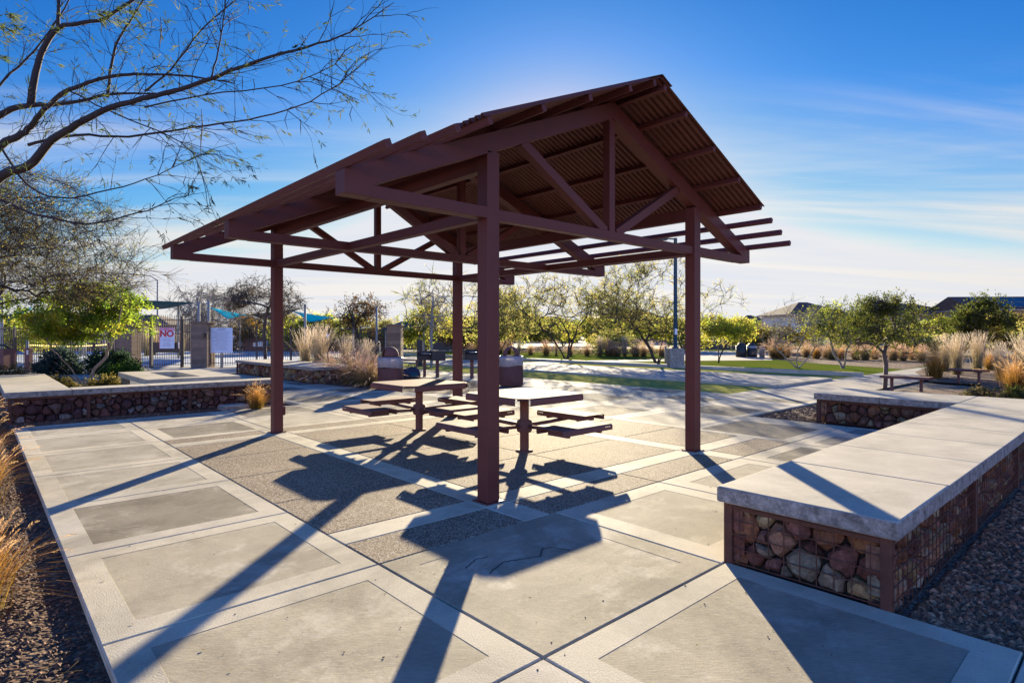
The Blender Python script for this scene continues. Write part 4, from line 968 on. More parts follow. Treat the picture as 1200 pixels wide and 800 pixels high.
# loose gravel chips on the near beds
r = random.Random(31); m = MB()
def chips(n, fx, fy, ok=lambda x, y: True, z=G0+.01, s=(.010,.026), dk=1.0, cols=((.13,.085,.06),(.16,.11,.08),(.085,.058,.045),(.21,.16,.12),(.10,.075,.06),(.26,.21,.165))):
    k = 0
    while k < n:
        x, y = fx(), fy()
        if not ok(x, y): continue
        k += 1; S_ = r.uniform(*s); c = r.choice(cols); v = r.uniform(.7,1.25); a = r.uniform(0,6.28); ca, sa = math.cos(a), math.sin(a); sx, sy_, sz = S_*r.uniform(.7,1.5), S_*r.uniform(.5,1), S_*r.uniform(.35,.8)
        pts = []
        for (ux, uy, uz) in ((1,0,0),(.3,.9,.1),(-.9,.4,0),(-.6,-.7,.1),(.5,-.8,0),(.3,.2,1),(-.3,-.2,.85)):
            jx, jy = ux*sx*r.uniform(.8,1.2), uy*sy_*r.uniform(.8,1.2); pts.append((x+jx*ca-jy*sa, y+jx*sa+jy*ca, z+uz*sz))
        m.add(pts, [(0,1,5),(1,2,5),(2,6,5),(2,3,6),(3,4,6),(4,5,6),(4,0,5)], tint=(c[0]*v*8.2*dk, c[1]*v*7.4*dk, c[2]*v*6.9*dk))
chips(15000, lambda: r.uniform(-5.2,-3.2), lambda: -2.6+11*r.random()**1.6, s=(.006,.020), dk=.75)
chips(3500, lambda: r.uniform(-3.15,1.8), lambda: r.uniform(8.9,9.84))
chips(16000, lambda: .32+7*r.random()**1.5, lambda: -3.36-1.9*r.random()**1.2, s=(.012,.032), dk=1.45)
chips(3000, lambda: r.uniform(7.65,11.3), lambda: r.uniform(-.25,1.05), z=G0+.03)
mm = MATS['gravel_chip']
o = m.build('loose_gravel', mm); stuff(o, 'loose brown gravel scattered over the beds', 'gravel')
# dead grass straws and dry leaves on the left bed
m = MB()
for k in range(900):
    x, y = r.uniform(-5,-3.2), r.uniform(-2,8); 
    if r.random() < .35: x, y = r.uniform(.3,5), r.uniform(-3.9,-3.32)
    a = r.uniform(0,6.28); L_ = r.uniform(.04,.16); d = Vector((math.cos(a)*L_, math.sin(a)*L_, r.uniform(0,.02))); s_ = Vector((-d.y,d.x,0)).normalized()*.002; p = Vector((x,y,G0+.028)); v = r.uniform(.6,1.2)
    m.add([p-s_, p+s_, p+d], [(0,1,2)], tint=(.40*v,.28*v,.12*v))
stuff(m.build('dry_straw', blade_m), 'dry grass straws lying on the brown gravel', 'litter')

# ------------------------------------------------------------------ litter bins
def make_bin(label, loc, rz, dia=.72, ht=.94):
    t = thing('litter_bin', label, 'litter bin'); R_ = dia/2
    m = MB(); m.lathe([(R_-.02,.02),(R_,.03),(R_,ht*.66),(R_-.012,ht*.66),(R_-.012,.05)], n=40)
    n = 40
    for j in range(n):
        a = 2*math.pi*j/n; m.beam((math.cos(a)*(R_+.006),math.sin(a)*(R_+.006),.04),(math.cos(a)*(R_+.006),math.sin(a)*(R_+.006),ht*.65),.018,.012,up=(math.cos(a),math.sin(a),0))
    m.build('body', coated, t)
    m = MB(); rg = random.Random(4); nn = 40; prof = [(R_-.006,ht*.66),(R_+.014,ht*.70),(R_+.012,ht*.83),(R_+.016,ht*.97),(R_-.01,ht),(R_-.04,ht*.95)]
    vs = []
    for a, (rr, z) in enumerate(prof):
        for j in range(nn):
            tt = 2*math.pi*j/nn; q = rr+rg.gauss(0,.004); zz = z+(rg.gauss(0,.006)+.022*math.sin(tt*2) if a < 2 else 0); vs.append((q*math.cos(tt), q*math.sin(tt), zz))
    m.add(vs, [(a*nn+j, a*nn+(j+1) % nn, (a+1)*nn+(j+1) % nn, (a+1)*nn+j) for a in range(len(prof)-1) for j in range(nn)], sm=True); m.build('bag_liner', bagliner, t)
    # domed hood with two opposite openings
    m = MB(); r0 = R_*.72; seg = 36; rings = 10; vs = []; hgt = .29; fs = []
    m.lathe([(R_-.03,ht-.005),(R_-.02,ht+.012),(r0+.01,ht+.02),(r0,ht+.012)], n=36)
    for a in range(rings+1):
        el = math.pi/2*a/rings
        for j in range(seg):
            tt = 2*math.pi*j/seg; vs.append((r0*math.cos(el)*math.cos(tt), r0*math.cos(el)*math.sin(tt), ht+.012+hgt*math.sin(el)))
    for a in range(rings):
        for j in range(seg):
            tt = 2*math.pi*(j+.5)/seg; el = math.pi/2*(a+.5)/rings; y = math.cos(el)*math.sin(tt); z = math.sin(el); x = abs(math.cos(el)*math.cos(tt))
            if x > .40 and abs(y) < .52*math.sqrt(max(0, 1-(z/.82)**2)) and z < .80: continue
            fs.append((a*seg+j, a*seg+(j+1) % seg, (a+1)*seg+(j+1) % seg, (a+1)*seg+j))
    m.add(vs, fs, sm=True); o = m.build('dome_hood', coated, t); s_ = o.modifiers.new('solid','SOLIDIFY'); s_.thickness = .012
    m = MB(); m.lathe([(.10,-.05),(.10,.0),(R_*.5,.012),(R_*.5,.025),(.0,.025)], n=20); m.build('base', coated, t)
    t.location = loc; t.rotation_euler = (0,0,rz); return t
g0 = lambda px, Z, z=0.0: tuple(P(px, Z, z))
make_bin('maroon domed litter bin with a closed-looking hood beside the tawny grasses, left of two', g0(457.5,17.4), FACE+R(28))
make_bin('maroon litter bin with a see-through arched hood behind the right picnic table', g0(599,18.3), FACE+R(88))

# ------------------------------------------------------------------ barbecue grills, bag, low bench
def make_grill(label, loc, rz):
    t = thing('barbecue_grill', label, 'barbecue grill')
    m = MB(); m.box((-.055,-.055,-.02),(.055,.055,.62)); m.build('post', coated, t, bevel=.006)
    m = MB(); w_, d_, z0, z1 = .27, .25, .63, .98
    m.box((-w_,-d_,z0),(w_,d_,z0+.012)); m.box((-w_,d_-.012,z0+.013),(w_,d_,z1)); m.box((-w_,-d_,z0+.013),(-w_+.012,d_-.013,z1)); m.box((w_-.012,-d_,z0+.013),(w_,d_-.013,z1)); m.box((-w_+.013,-d_,z0+.013),(w_-.013,-d_+.012,z0+.17))
    m.build('firebox', black, t)
    m = MB()
    for k in range(13): m.tube([(-w_+.03+k*.04,-d_+.02,z1-.10),(-w_+.03+k*.04,d_-.02,z1-.10)], .006, 5)
    m.build('grate', black, t)
    m = MB(); m.tube([(-.12,-d_-.02,z1-.1),(-.12,-d_-.12,z1-.09),(.12,-d_-.12,z1-.09),(.12,-d_-.02,z1-.1)], .01, 6); m.build('handle', chrome, t)
    t.location = loc; t.rotation_euler = (0,0,rz); return t
gr = make_grill('black barbecue grill on a post, left of three', g0(497.5,22.3), FACE+R(10))
copy_tree(gr, g0(512.5,22.0), FACE+R(-70), 1.0, 'black barbecue grill seen from its side, middle of three', 'park grills')
copy_tree(gr, g0(553,21.5), FACE+R(12), 1.08, 'black barbecue grill half hidden by the nearest column, right of three', 'park grills')
gr['group'] = 'park grills'
t = thing('bag', 'dark blue cloth bag slumped on the ground behind the left picnic table', 'bag')
m = MB(); n = 16; vs = []; rg = random.Random(2)
prof = [(.30,.0),(.36,.10),(.34,.24),(.26,.36),(.14,.43),(.03,.45)]
for rr, z in prof:
    for j in range(n):
        a = 2*math.pi*j/n; q = rr*(1+rg.gauss(0,.06)); vs.append((q*math.cos(a)*.95, q*math.sin(a)*.6, z+rg.gauss(0,.012)))
m.add(vs, [(a*n+j, a*n+(j+1) % n, (a+1)*n+(j+1) % n, (a+1)*n+j) for a in range(len(prof)-1) for j in range(n)]+[tuple((len(prof)-1)*n+j for j in range(n)), tuple(range(n))[::-1]], sm=True)
m.build('body', navy, t); m = MB(); m.tube([(-.14,.05,.40),(-.10,.07,.55),(.08,.07,.56),(.13,.05,.41)], .014, 6); m.build('strap', navy, t)
m = MB(); m.lathe([(.02,.02),(.12,.03),(.15,.11),(.12,.19),(.02,.21)], c=(.12,-.22,.06), n=12, sm=True); m.build('side_pocket', sail_dark, t)
t.location = g0(482,20.8); t.rotation_euler = (0,0,FACE)
def make_bench(label, loc, rz, ln=1.25, ht=.44, name='park_bench', cat='bench', wd_=.42):
    t = thing(name, label, cat); m = MB(); m.prism([(-ln/2,-wd_/2),(ln/2,-wd_/2),(ln/2,wd_/2),(-ln/2,wd_/2)], ht-.008, ht)
    lip(m, (-ln/2,-wd_/2,0),(ln/2,-wd_/2,0), (0,-1,0), ht, ((.05,.95),), .03, .07); lip(m, (ln/2,wd_/2,0),(-ln/2,wd_/2,0), (0,1,0), ht, (), .03, .07)
    m.build('seat', coated, t)
    for sx in (-1, 1):
        m = MB(); m.box((sx*ln*.3-.035,-.035,-.03),(sx*ln*.3+.035,.035,ht-.06)); m.box((sx*ln*.3-.03,-.16,ht-.058),(sx*ln*.3+.03,.16,ht-.010)); m.build('leg', coated, t, bevel=.004)
    t.location = loc; t.rotation_euler = (0,0,rz); return t
b1 = make_bench('maroon backless park bench beside the single-trunk tree, nearer of two', g0(1062,16.7), R(88), 1.2, .42)
b1['group'] = 'park benches'
copy_tree(b1, g0(1135,19.2), R(70), (.85,.85,1.12), 'maroon backless park bench among the tall grasses, farther of two', 'park benches')
make_bench('long dark bench with two thin legs behind the left domed bin', g0(478,27), FACE, 1.3, .46)
make_bench('low pale-topped bench end just left of the dark blue bag', g0(478,21.6), FACE+R(30), .5, .36)

# ------------------------------------------------------------------ iron fence, gate, pillars, signs
def pickets(m, a, b, z0, z1, step=.105, rails=(.12,-.12), curve=0):
    a, b = Vector(a), Vector(b); ln = (b-a).length; d = (b-a).normalized(); n = max(2, int(ln/step))
    for i in range(n+1):
        p = a+d*ln*i/n; m.obox(p.xy, d, .010, .010, z0, z1)
    for rz_ in (z0+rails[0], z1+rails[1]): m.beam(a+Vector((0,0,rz_)), b+Vector((0,0,rz_)), .03, .035)
def fence(label, pxs, z1, postpx, group='iron fences'):
    (p0, Z0), (p1, Z1) = pxs; a, b = P(p0, Z0), P(p1, Z1); t = thing('iron_fence', label, 'fence', a, 0, group)
    m = MB(); pickets(m, a, b, .08, z1); m.build('picket_panel', iron, t)
    d = (b-a).normalized()
    for q in postpx:
        u = (q-p0)/(p1-p0); iz = 1/Z0+(1/Z1-1/Z0)*u; p = P(q, 1/iz)+d*.0
        m = MB(); m.obox(p.xy, d, .035, .035, -.05, z1+.06); m.build('post', iron, t)
    return t
def pillar(label, px, Z, w_, h_, material=block, cap=True):
    p = P(px, Z); t = thing('masonry_pillar', label, 'pillar', p, 0); m = MB(); nrow = max(3, round(h_/.2)); rh = h_/nrow
    for k in range(nrow):
        v = random.Random(px+k).uniform(.8,1.2); m.obox(p.xy, RIGHT, w_/2, w_/2, k*rh-(.05 if k == 0 else 0), (k+1)*rh-.008, tint=(v,v,v))
        if k < nrow-1: m.obox(p.xy, RIGHT, w_/2-.01, w_/2-.01, (k+1)*rh-.0075, (k+1)*rh-.0005, tint=(.7,.7,.7))
    m.build('block_shaft', material, t)
    if cap: m = MB(); m.obox(p.xy, RIGHT, w_/2+.06, w_/2+.06, h_-.006, h_+.08); m.build('cap', material, t, bevel=.01)
    return t
ZG = 28.7
fence('brown iron fence on the far left, left of the round green tree', ((-60,28.5),(76,28.5)), 1.98, (17,76))
fence('brown iron fence section behind the round green tree', ((78,28.5),(142,28.7)), 1.98, (110,))
pillar('dark masonry pillar left of the gate, half hidden by the round green tree', 151, ZG, .75, 2.05)
pillar('dark masonry pillar right of the gate with a small wall light', 238, ZG, .78, 2.15)
t = thing('wall_light', 'small dark square wall light on the pillar right of the gate', 'light', at(239,392.5,ZG-.45)); p = at(239,392.5,ZG-.45)
m = MB(); m.obox(p.xy, RIGHT, .05, .05, p.z-.09, p.z+.09); m.build('housing', black, t); m = MB(); m.obox((p-FWD*.055).xy, RIGHT, .03, .004, p.z-.06, p.z+.05); m.build('lens', glass, t)
# gate assembly
ga, gb = P(161,ZG), P(228,ZG); t = thing('pool_gate', 'brown iron pool gate with a top transom, between the two dark pillars', 'gate', ga)
tr_ = lambda px: P(px, ZG)
for px in (177, 213.5):
    m = MB(); m.obox(tr_(px).xy, RIGHT, .06, .06, -.05, 2.50); m.build('gate_post', iron, t)
for a, b in ((161.5,175.5),(215,228)):
    m = MB(); pickets(m, tr_(a), tr_(b), .08, 2.35, rails=(.12,-.62)); m.beam(tr_(a)+Vector((0,0,2.31)), tr_(b)+Vector((0,0,2.31)), .03, .035); m.build('side_panel', iron, t)
m = MB(); pickets(m, tr_(179.5), tr_(211.5), .09, 1.66, rails=(.04,-.02)); leaf = m.build('gate_leaf', iron, t)
m = MB(); a, b = tr_(180)-FWD*.02, tr_(211)-FWD*.02; m.obox(((a+b)/2).xy, RIGHT, (b-a).length/2, .008, .72, 1.22); m.build('mesh_guard', iron, t)
m = MB(); m.obox((tr_(210.5)-FWD*.045).xy, RIGHT, .035, .02, .92, 1.22); m.build('latch', chrome, t)
m = MB(); pickets(m, tr_(178.5), tr_(212), 1.80, 2.55, rails=(.05,-.24)); m.build('transom', iron, t)
m = MB(); pp = tr_(197); m.obox(pp.xy, RIGHT, .09, .03, 1.73, 1.80); m.build('closer', grey_post, t)
# signs
def textmesh(s_, size, loc, material, parent, name='lettering', ext=.004, bold=0):
    c = bpy.data.curves.new(name, 'FONT'); c.body = s_; c.size = size; c.align_x = 'CENTER'; c.align_y = 'CENTER'; c.extrude = ext; c.offset = bold; tmp = bpy.data.objects.new(name, c); COL.objects.link(tmp)
    bpy.context.view_layer.update(); dg = bpy.context.evaluated_depsgraph_get(); me = bpy.data.meshes.new_from_object(tmp.evaluated_get(dg)); bpy.data.objects.remove(tmp, do_unlink=True); bpy.data.curves.remove(c)
    M4 = Matrix.Translation(loc) @ Matrix.Rotation(FACE, 4, 'Z') @ Matrix.Rotation(R(90), 4, 'X'); me.transform(M4)
    off = parent.location; me.transform(Matrix.Translation(-off)); me.materials.clear(); me.materials.append(material); me.name = name
    ca = me.color_attributes.new('tint', 'FLOAT_COLOR', 'CORNER'); ca.data.foreach_set('color', np.ones(len(me.loops)*4, dtype=np.float32))
    o = bpy.data.objects.new(name, me); COL.objects.link(o); o.parent = parent; return o
def lines(parent, c, w_, zs, material, h_=.018, seed=0, name='text_line', fill=(.5,.95)):
    rg = random.Random(seed); m = MB()
    for z in zs:
        ww = w_*rg.uniform(*fill); x = -ww/2
        while x < ww/2:
            l_ = rg.uniform(.03,.10); l_ = min(l_, ww/2-x)
            if l_ > .01: m.obox((c+RIGHT*(x+l_/2)).xy, RIGHT, l_/2, .002, z-h_/2, z+h_/2)
            x += l_+.022
    return m.build(name, material, parent)
pc = P(195.6, ZG-.08); zt_, zb_ = zat(384,ZG), zat(408.2,ZG); wS = wpx(17.6,ZG)
t = thing('pool_sign', 'white notice with a pink header and large red NO, hung on the pool gate', 'sign', (pc.x,pc.y,(zt_+zb_)/2))
m = MB(); m.obox(pc.xy, RIGHT, wS/2, .008, zb_, zt_); m.build('panel', white_sign, t)
m = MB(); m.obox((pc-FWD*.010).xy, RIGHT, wS/2-.002, .002, zt_-.14, zt_-.004); m.build('header_band', pink_paint, t)
m = MB(); m.obox((pc-FWD*.010-RIGHT*(wS/2-.02)).xy, RIGHT, .018, .002, zb_+.004, zt_-.141); m.build('edge_stripe', pink_paint, t)
q = pc-FWD*.014; textmesh('NO', .42, Vector((q.x,q.y,zt_-.30)), red_paint, t, bold=.016)
lines(t, pc-FWD*.0125, wS*.8, [zt_-.07], red_paint, .03, 2, 'header_text', (.3,.4))
lines(t, pc-FWD*.011, wS*.85, [zt_-.52-.055*k for k in range(3)]+[zt_-.72-.055*k for k in range(4)], ink, .016, 1)
pc = P(259.7, ZG-.10); zt_, zb_ = zat(384,ZG), zat(413.3,ZG); wS = wpx(25.4,ZG)
t = thing('rules_sign', 'large white pool rules board covered in small grey text, right of the pillar', 'sign', (pc.x,pc.y,(zt_+zb_)/2))
m = MB(); m.obox(pc.xy, RIGHT, wS/2, .008, zb_, zt_); m.build('panel', white_sign, t)
lines(t, pc-FWD*.011, wS*.5, [zt_-.05-.055*k for k in range(2)], ink, .026, 5, 'heading', (.55,.8))
lines(t, pc-FWD*.0113, wS*.88, [zt_-.18-.052*k for k in range(18)], ink, .015, 6)
m = MB(); m.obox((P(259.7,ZG-.04)).xy, RIGHT, .05, .04, -.05, zt_-.1); m.build('backing_post', stucco_tan, t)
fence('dark iron fence running from the rules board to the far masonry pillar', ((247.5,28.7),(455,34)), 2.0, (301,341,384,422))
pillar('tall tan-brown masonry pillar at the right end of the iron fence', 463, 34, .8, 2.1)
# block walls far behind the fence
def wallrun(label, p0, p1, z1, material, th=.2):
    a, b = P(*p0), P(*p1); t = thing('garden_wall', label, 'wall', a); m = MB(); d = (b-a).normalized(); m.obox(((a+b)/2).xy, d, (b-a).length/2, th/2, -.1, z1); m.build('wall', material, t)
    m = MB(); m.obox(((a+b)/2).xy, d, (b-a).length/2+.05, th/2+.05, z1+.001, z1+.10); m.build('coping', material, t); return t
wallrun('long red-brown wall behind the pool area, left of the gate pillar', (-120,58), (232,58), 2.45, block_red)
wallrun('long brown wall behind the iron fence, right of the rules board', (285,60), (470,60), 2.1, block_red)
wallrun('low dark wall beyond the lawn right of the lamp post', (800,66), (912,66), .75, block)
wallrun('long dark wall behind the wide sparse tree', (470,72), (600,72), 1.9, block)
sheet('pool_deck', [(p.x,p.y) for p in (P(-200,29.5),P(300,29.5),P(420,56),P(-200,56))], -.004, blue_floor)
# bollards, bins and posts at the left edge
t = thing('bollard', 'square maroon bollard with a small pale box, in front of the far left fence', 'bollard', P(33.5,26)); p = P(33.5,26)
m = MB(); m.obox(p.xy, RIGHT, .11, .11, -.05, 1.02); m.build('post', coated, t, bevel=.01); m = MB(); m.obox((p+RIGHT*.06-FWD*.13).xy, RIGHT, .035, .02, .72, .92); m.build('box', stucco, t)
t = thing('litter_bin', 'dark red-brown square bin with a curved lid, cut off by the left edge', 'litter bin', P(2,27)); p = P(2,27)
m = MB(); m.obox(p.xy, RIGHT, .38, .35, -.05, .95); m.build('body', coated, t, bevel=.01); m = MB(); m.tube([p+RIGHT*-.3+Vector((0,0,.96)), p+RIGHT*-.1+Vector((0,0,1.12)), p+RIGHT*.15+Vector((0,0,1.10)), p+RIGHT*.34+Vector((0,0,.96))], .05, 8); m.build('lid', black, t)
def simple_post(label, px, Z, w_, z1, material, name='post', cat='post', dn=None):
    p = P(px, Z); t = thing(name, label, cat, p); m = MB(); m.tube([p+Vector((0,0,-.05)), p+Vector((0,0,z1))], w_/2, 10); m.build('pole', material, t)
    m = MB(); m.tube([p+Vector((0,0,z1)), p+Vector((0,0,z1+.03))], w_/2+.01, 10); m.build('cap', material, t); return t
simple_post('pale round post right of the square bin at the left edge', 11.5, 27.4, .12, .95, grey_post)
simple_post('short pale post beyond the fence, where the yellow tape starts', 32, 34, .16, 1.25, grey_post)
for px, py, Z, w_, lab in ((209,358,40,.16,'dark grey sail post left of the gate pillar, leftmost of three over the gate'),(233,354,38,.20,'pale sail post rising above the gate pillar, left of a pair'),(244.5,352,38,.22,'pale sail post rising above the gate pillar, right of a pair'),(281,366,50,.16,'thin pale sail post beside the orange-yellow autumn tree'),(357.5,357,40,.20,'pale sail post in front of the right turquoise sail'),(441.5,360,33,.16,'thin pale post just left of the far masonry pillar'),(2,330,36,.22,'pale sail post at the left edge'),(94,395,44,.30,'pale post pair behind the round green tree trunk, left post'),(99,395,44,.30,'pale post pair behind the round green tree trunk, right post'),(122.5,398,44,.18,'blue-grey post behind the fence, right of the round green tree trunk'),(414,370,41,.22,'pale post under the brown-leaved tree')):
    simple_post(lab, px, Z, w_*.8, zat(py,Z), grey_post, 'sail_post')
def sail(label, pts, material, sag=.12):
    P3 = [at(*q) for q in pts]; c = sum(P3, Vector())/len(P3); t = thing('shade_sail', label, 'shade sail', c); m = MB(); n = 14; vs = []; 
    if len(P3) == 3: P3.append(P3[2].copy()); tri = True
    else: tri = False
    for i in range(n+1):
        for j in range(n+1):
            u, v = i/n, j/n; p = P3[0]*(1-u)*(1-v)+P3[1]*u*(1-v)+P3[2]*u*v+P3[3]*(1-u)*v
            k = (u*(1-u)*4)*(v*(1-v)*4); e = 1-max(abs(2*u-1), abs(2*v-1)); pull = .16*((4*u*(1-u))*(abs(2*v-1)**4)+(4*v*(1-v))*(abs(2*u-1)**4))
            p = p.lerp(c, pull); p = p+Vector((0,0,-k*sag)); vs.append(p)
    m.add(vs, [(i*(n+1)+j,(i+1)*(n+1)+j,(i+1)*(n+1)+j+1,i*(n+1)+j+1) for i in range(n) for j in range(n)], sm=True); o = m.build('cloth', material, t); s_ = o.modifiers.new('solid','SOLIDIFY'); s_.thickness = .012
    m = MB()
    for q in pts: p = at(*q); m.lathe([(.0,-.05),(.05,-.02),(.05,.02),(.0,.05)], c=p, n=8)
    m.build('corner_ring', grey_post, t); return t
sail('deep teal shade sail above the gate', [(120,349,38),(236,354.5,38),(200,358.5,44),(140,352,46)], sail_dark, .5)
sail('bright turquoise shade sail above the rules board', [(244,359.5,38),(291,369.5,46),(267,373,42)], sail_bright, .2)
sail('dark teal shade sail passing behind the far left pavilion column', [(288,368.5,46),(356,360.5,41),(332,371,52),(306,372,52)], sail_dark, .4)
sail('turquoise shade sail left of the brown-leaved tree', [(341,364,40),(395,372.5,46),(362,377,42)], sail_bright, .2)
sail('turquoise shade sail at the far left above the fence, behind branches', [(14,366,38),(40,358.5,38),(36,362,46),(20,368,46)], sail_bright, .2)
t = thing('warning_tape', 'yellow tape stretched across the pool area behind the fence', 'tape', P(60,34,1.0)); m = MB(); a, b = P(33,34,1.0), P(125,43.8,.85)
pts = [a.lerp(b, i/12)+Vector((0,0,-.10*math.sin(math.pi*i/12))) for i in range(13)]
for i in range(12): m.beam(pts[i], pts[i+1], .005, .075)
m.build('tape', yellow, t)
# street lamp
p = P(184.5,58); zt = zat(328,58); t = thing('street_lamp', 'tall street lamp with a curved arm reaching left, behind the pool gate', 'street lamp', p)
m = MB(); m.tube([p+Vector((0,0,-.05)), p+Vector((0,0,zt*.5)), p+Vector((0,0,zt))], [.10,.08,.06], 10); m.build('pole', grey_post, t)
hd = at(161,322,58); m = MB(); m.tube([p+Vector((0,0,zt-.05)), (p+Vector((0,0,zt))).lerp(hd,.35)+Vector((0,0,.22)), (p+Vector((0,0,zt))).lerp(hd,.7)+Vector((0,0,.12)), hd], [.05,.045,.04,.04], 8); m.build('arm', grey_post, t)
m = MB(); m.beam(hd+RIGHT*.15, hd-RIGHT*.75+Vector((0,0,.08)), .28, .14); m.build('lamp_head', grey_post, t, bevel=.03)
# lamp post with concrete base by the turf
p = P(791.5,28.6); t = thing('lamp_post', 'dark teal lamp post on a thick square concrete base beside the turf', 'lamp post', p)
m = MB(); m.obox(p.xy, RIGHT, .345, .345, -.05, zat(408,28.6)); m.build('concrete_base', c_edge, t, bevel=.02)
zb_ = zat(408,28.6); zt = zat(279,28.6)
m = MB(); m.lathe([(.16,zb_+.001),(.16,zb_+.05),(.095,zb_+.10),(.085,zt)], c=(p.x,p.y,0), n=14); m.build('pole', teal_dark, t)
m = MB(); m.beam(p+Vector((0,0,zt-.05)), p-RIGHT*.55+Vector((0,0,zt-.02)), .06, .06); m.obox((p-RIGHT*.75).xy, RIGHT, .34, .16, zt-.10, zt+.02); m.build('lamp_head', teal_dark, t)
m = MB(); m.obox((p-FWD*.10).xy, RIGHT, .06, .012, zat(392,28.6), zat(385,28.6)); m.build('sticker', white_sign, t)
# bollard light with fins, small sign, dark box
p = P(440.5,23.5); t = thing('bollard_light', 'dark boxy bollard light with pale ribs on its right side, behind the grasses', 'light', p)
m = MB(); m.obox(p.xy, RIGHT, .06, .06, -.05, .92); m.build('post', black, t); m = MB(); m.obox(p.xy, RIGHT, .14, .12, .922, zat(400,23.5)); m.build('housing', black, t, bevel=.02)
m = MB(); [m.obox((p+RIGHT*.155).xy, RIGHT, .014, .10, .80+k*.075, .84+k*.075) for k in range(7)]; m.build('ribs', grey_post, t)
p = P(384.5,24); t = thing('sign_post', 'thin post with a small dark plate and pale round disc, among the tall pale grasses', 'sign', p)
m = MB(); m.tube([p+Vector((0,0,-.05)), p+Vector((0,0,1.75))], .028, 8); m.build('post', iron, t); m = MB(); m.obox((p-FWD*.04).xy, RIGHT, .12, .01, 1.30, 1.74); m.build('plate', black, t)
q = p-FWD*.056+Vector((0,0,1.56)); m = MB(); n = 20; vs = [q+RIGHT*.075*math.cos(2*math.pi*k/n)+Vector((0,0,.075*math.sin(2*math.pi*k/n))) for k in range(n)]; vs += [v-FWD*.004 for v in vs]
m.add(vs, [tuple(range(n)), tuple(range(n,2*n))[::-1]]+[(i,n+i,n+(i+1)%n,(i+1)%n) for i in range(n)]); m.build('disc', white_sign, t)
p = P(492,30); t = thing('utility_box', 'upright dark utility box standing behind the left grill', 'utility box', p)
m = MB(); m.obox(p.xy, RIGHT, .14, .12, -.05, zat(398,30)); m.build('cabinet', black, t, bevel=.02); m = MB(); m.obox((p+RIGHT*.15).xy, RIGHT, .012, .08, .6, zat(400,30)); m.build('side_strip', grey_post, t)
# far cans and post by the lawn
for px, lab in ((868.5,'dark round litter bin beyond the lawn, left of a pair'),(881,'dark litter bin with a pale band beyond the lawn, right of a pair')):
    p = P(px,42); t = thing('litter_bin', lab, 'litter bin', p, 0, 'bins beyond the lawn'); m = MB(); m.lathe([(.30,-.03),(.36,0),(.36,.62),(.33,.64),(.0,.64)], c=(p.x,p.y,0), n=20); m.build('body', black, t)
    m = MB(); m.lathe([(.365,.645),(.365,.80),(.0,.80)], c=(p.x,p.y,0), n=20); m.build('rim_band', bagliner if px > 870 else black, t); m = MB(); m.lathe([(.25,.801),(.24,.92),(.12,1.0),(.0,1.02)], c=(p.x,p.y,0), n=20); m.build('hood', black, t)
simple_post('short pale concrete post right of the far bins', 893, 41, .35, .78, c_edge, 'bollard', 'bollard')
simple_post('grey post just left of the lamp post base', 780, 31, .12, .95, bark_pale, 'post', 'post')

# ------------------------------------------------------------------ houses
def house(label, px, Z, wid, dep, eave, ridge, wallm, ang=0, hip=True, windows=(), roofm=rooft, ov=.6):
    p = P(px, Z); t = thing('house', label, 'house', (p.x,p.y,0)); t.rotation_euler = (0,0,FACE+R(ang)); t0 = t.location.copy(); t.location = (0,0,0)
    m = MB(); m.box((-wid/2,-dep/2,-.1),(wid/2,dep/2,eave)); m.build('walls', wallm, t)
    m = MB(); a, b = wid/2+ov, dep/2+ov; rl = max(.2, wid/2-dep/2) if hip else a
    e = eave+.02
    vs = [(-a,-b,e),(a,-b,e),(a,b,e),(-a,b,e),(-rl,0,ridge),(rl,0,ridge)]
    m.add(vs, [(0,1,5,4),(2,3,4,5),(1,2,5),(3,0,4),(3,2,1,0)]); m.build('roof', roofm, t)
    m = MB(); [m.box(lo, hi) for lo, hi in (((-a,-b-.02,e-.2),(a,-b+.02,e-.005)),((-a,b-.02,e-.2),(a,b+.02,e-.005)),((-a-.02,-b+.021,e-.2),(-a+.02,b-.021,e-.005)),((a-.02,-b+.021,e-.2),(a+.02,b-.021,e-.005)))]; m.build('fascia', stucco_tan, t)
    for (x, z, w_, h_) in windows:
        f = MB(); y = -dep/2
        for r_ in ((x-w_/2-.07,z-.07,x-w_/2,z+h_+.07),(x+w_/2,z-.07,x+w_/2+.07,z+h_+.07),(x-w_/2,z-.07,x+w_/2,z),(x-w_/2,z+h_,x+w_/2,z+h_+.07),(x-.025,z,x+.025,z+h_)): f.box((r_[0],y-.05,r_[1]),(r_[2],y+.03,r_[3]))
        fo = f.build('window', stucco, t); g_ = MB(); g_.box((x-w_/2+.001,y-.02,z+.001),(x-.026,y+.02,z+h_-.001)); g_.box((x+.026,y-.02,z+.001),(x+w_/2-.001,y+.02,z+h_-.001)); g_.build('pane', glass, fo)
    t.location = t0; return t
house('pale two-storey house with a brown hip roof behind the bare white-stemmed tree', 941, 95, 9.5, 8, 4.7, 6.8, stucco, 8, True, ((-3,3.2,1.1,1.1),(-1,3.2,.9,1.1),(2.6,3.2,1.2,1.1),(-2.4,.9,1.6,1.3),(2.4,.9,1.6,1.3)))
house('house with a broad dark hip roof behind the single-trunk tree', 1056, 92, 12.5, 9, 4.6, 6.4, stucco_tan, -6, True, ((-3,3,1.2,1.1),(2,3,1.2,1.1)))
h_ = house('tan house with dark blue solar panels on its roof, at the right edge', 1172, 84, 13, 9, 5.0, 7.0, stucco_tan, -4, False, ((-3,3.2,1.2,1.1),(3,3.2,1.2,1.1)))
m = MB(); sl = math.atan(2.0/5.1)
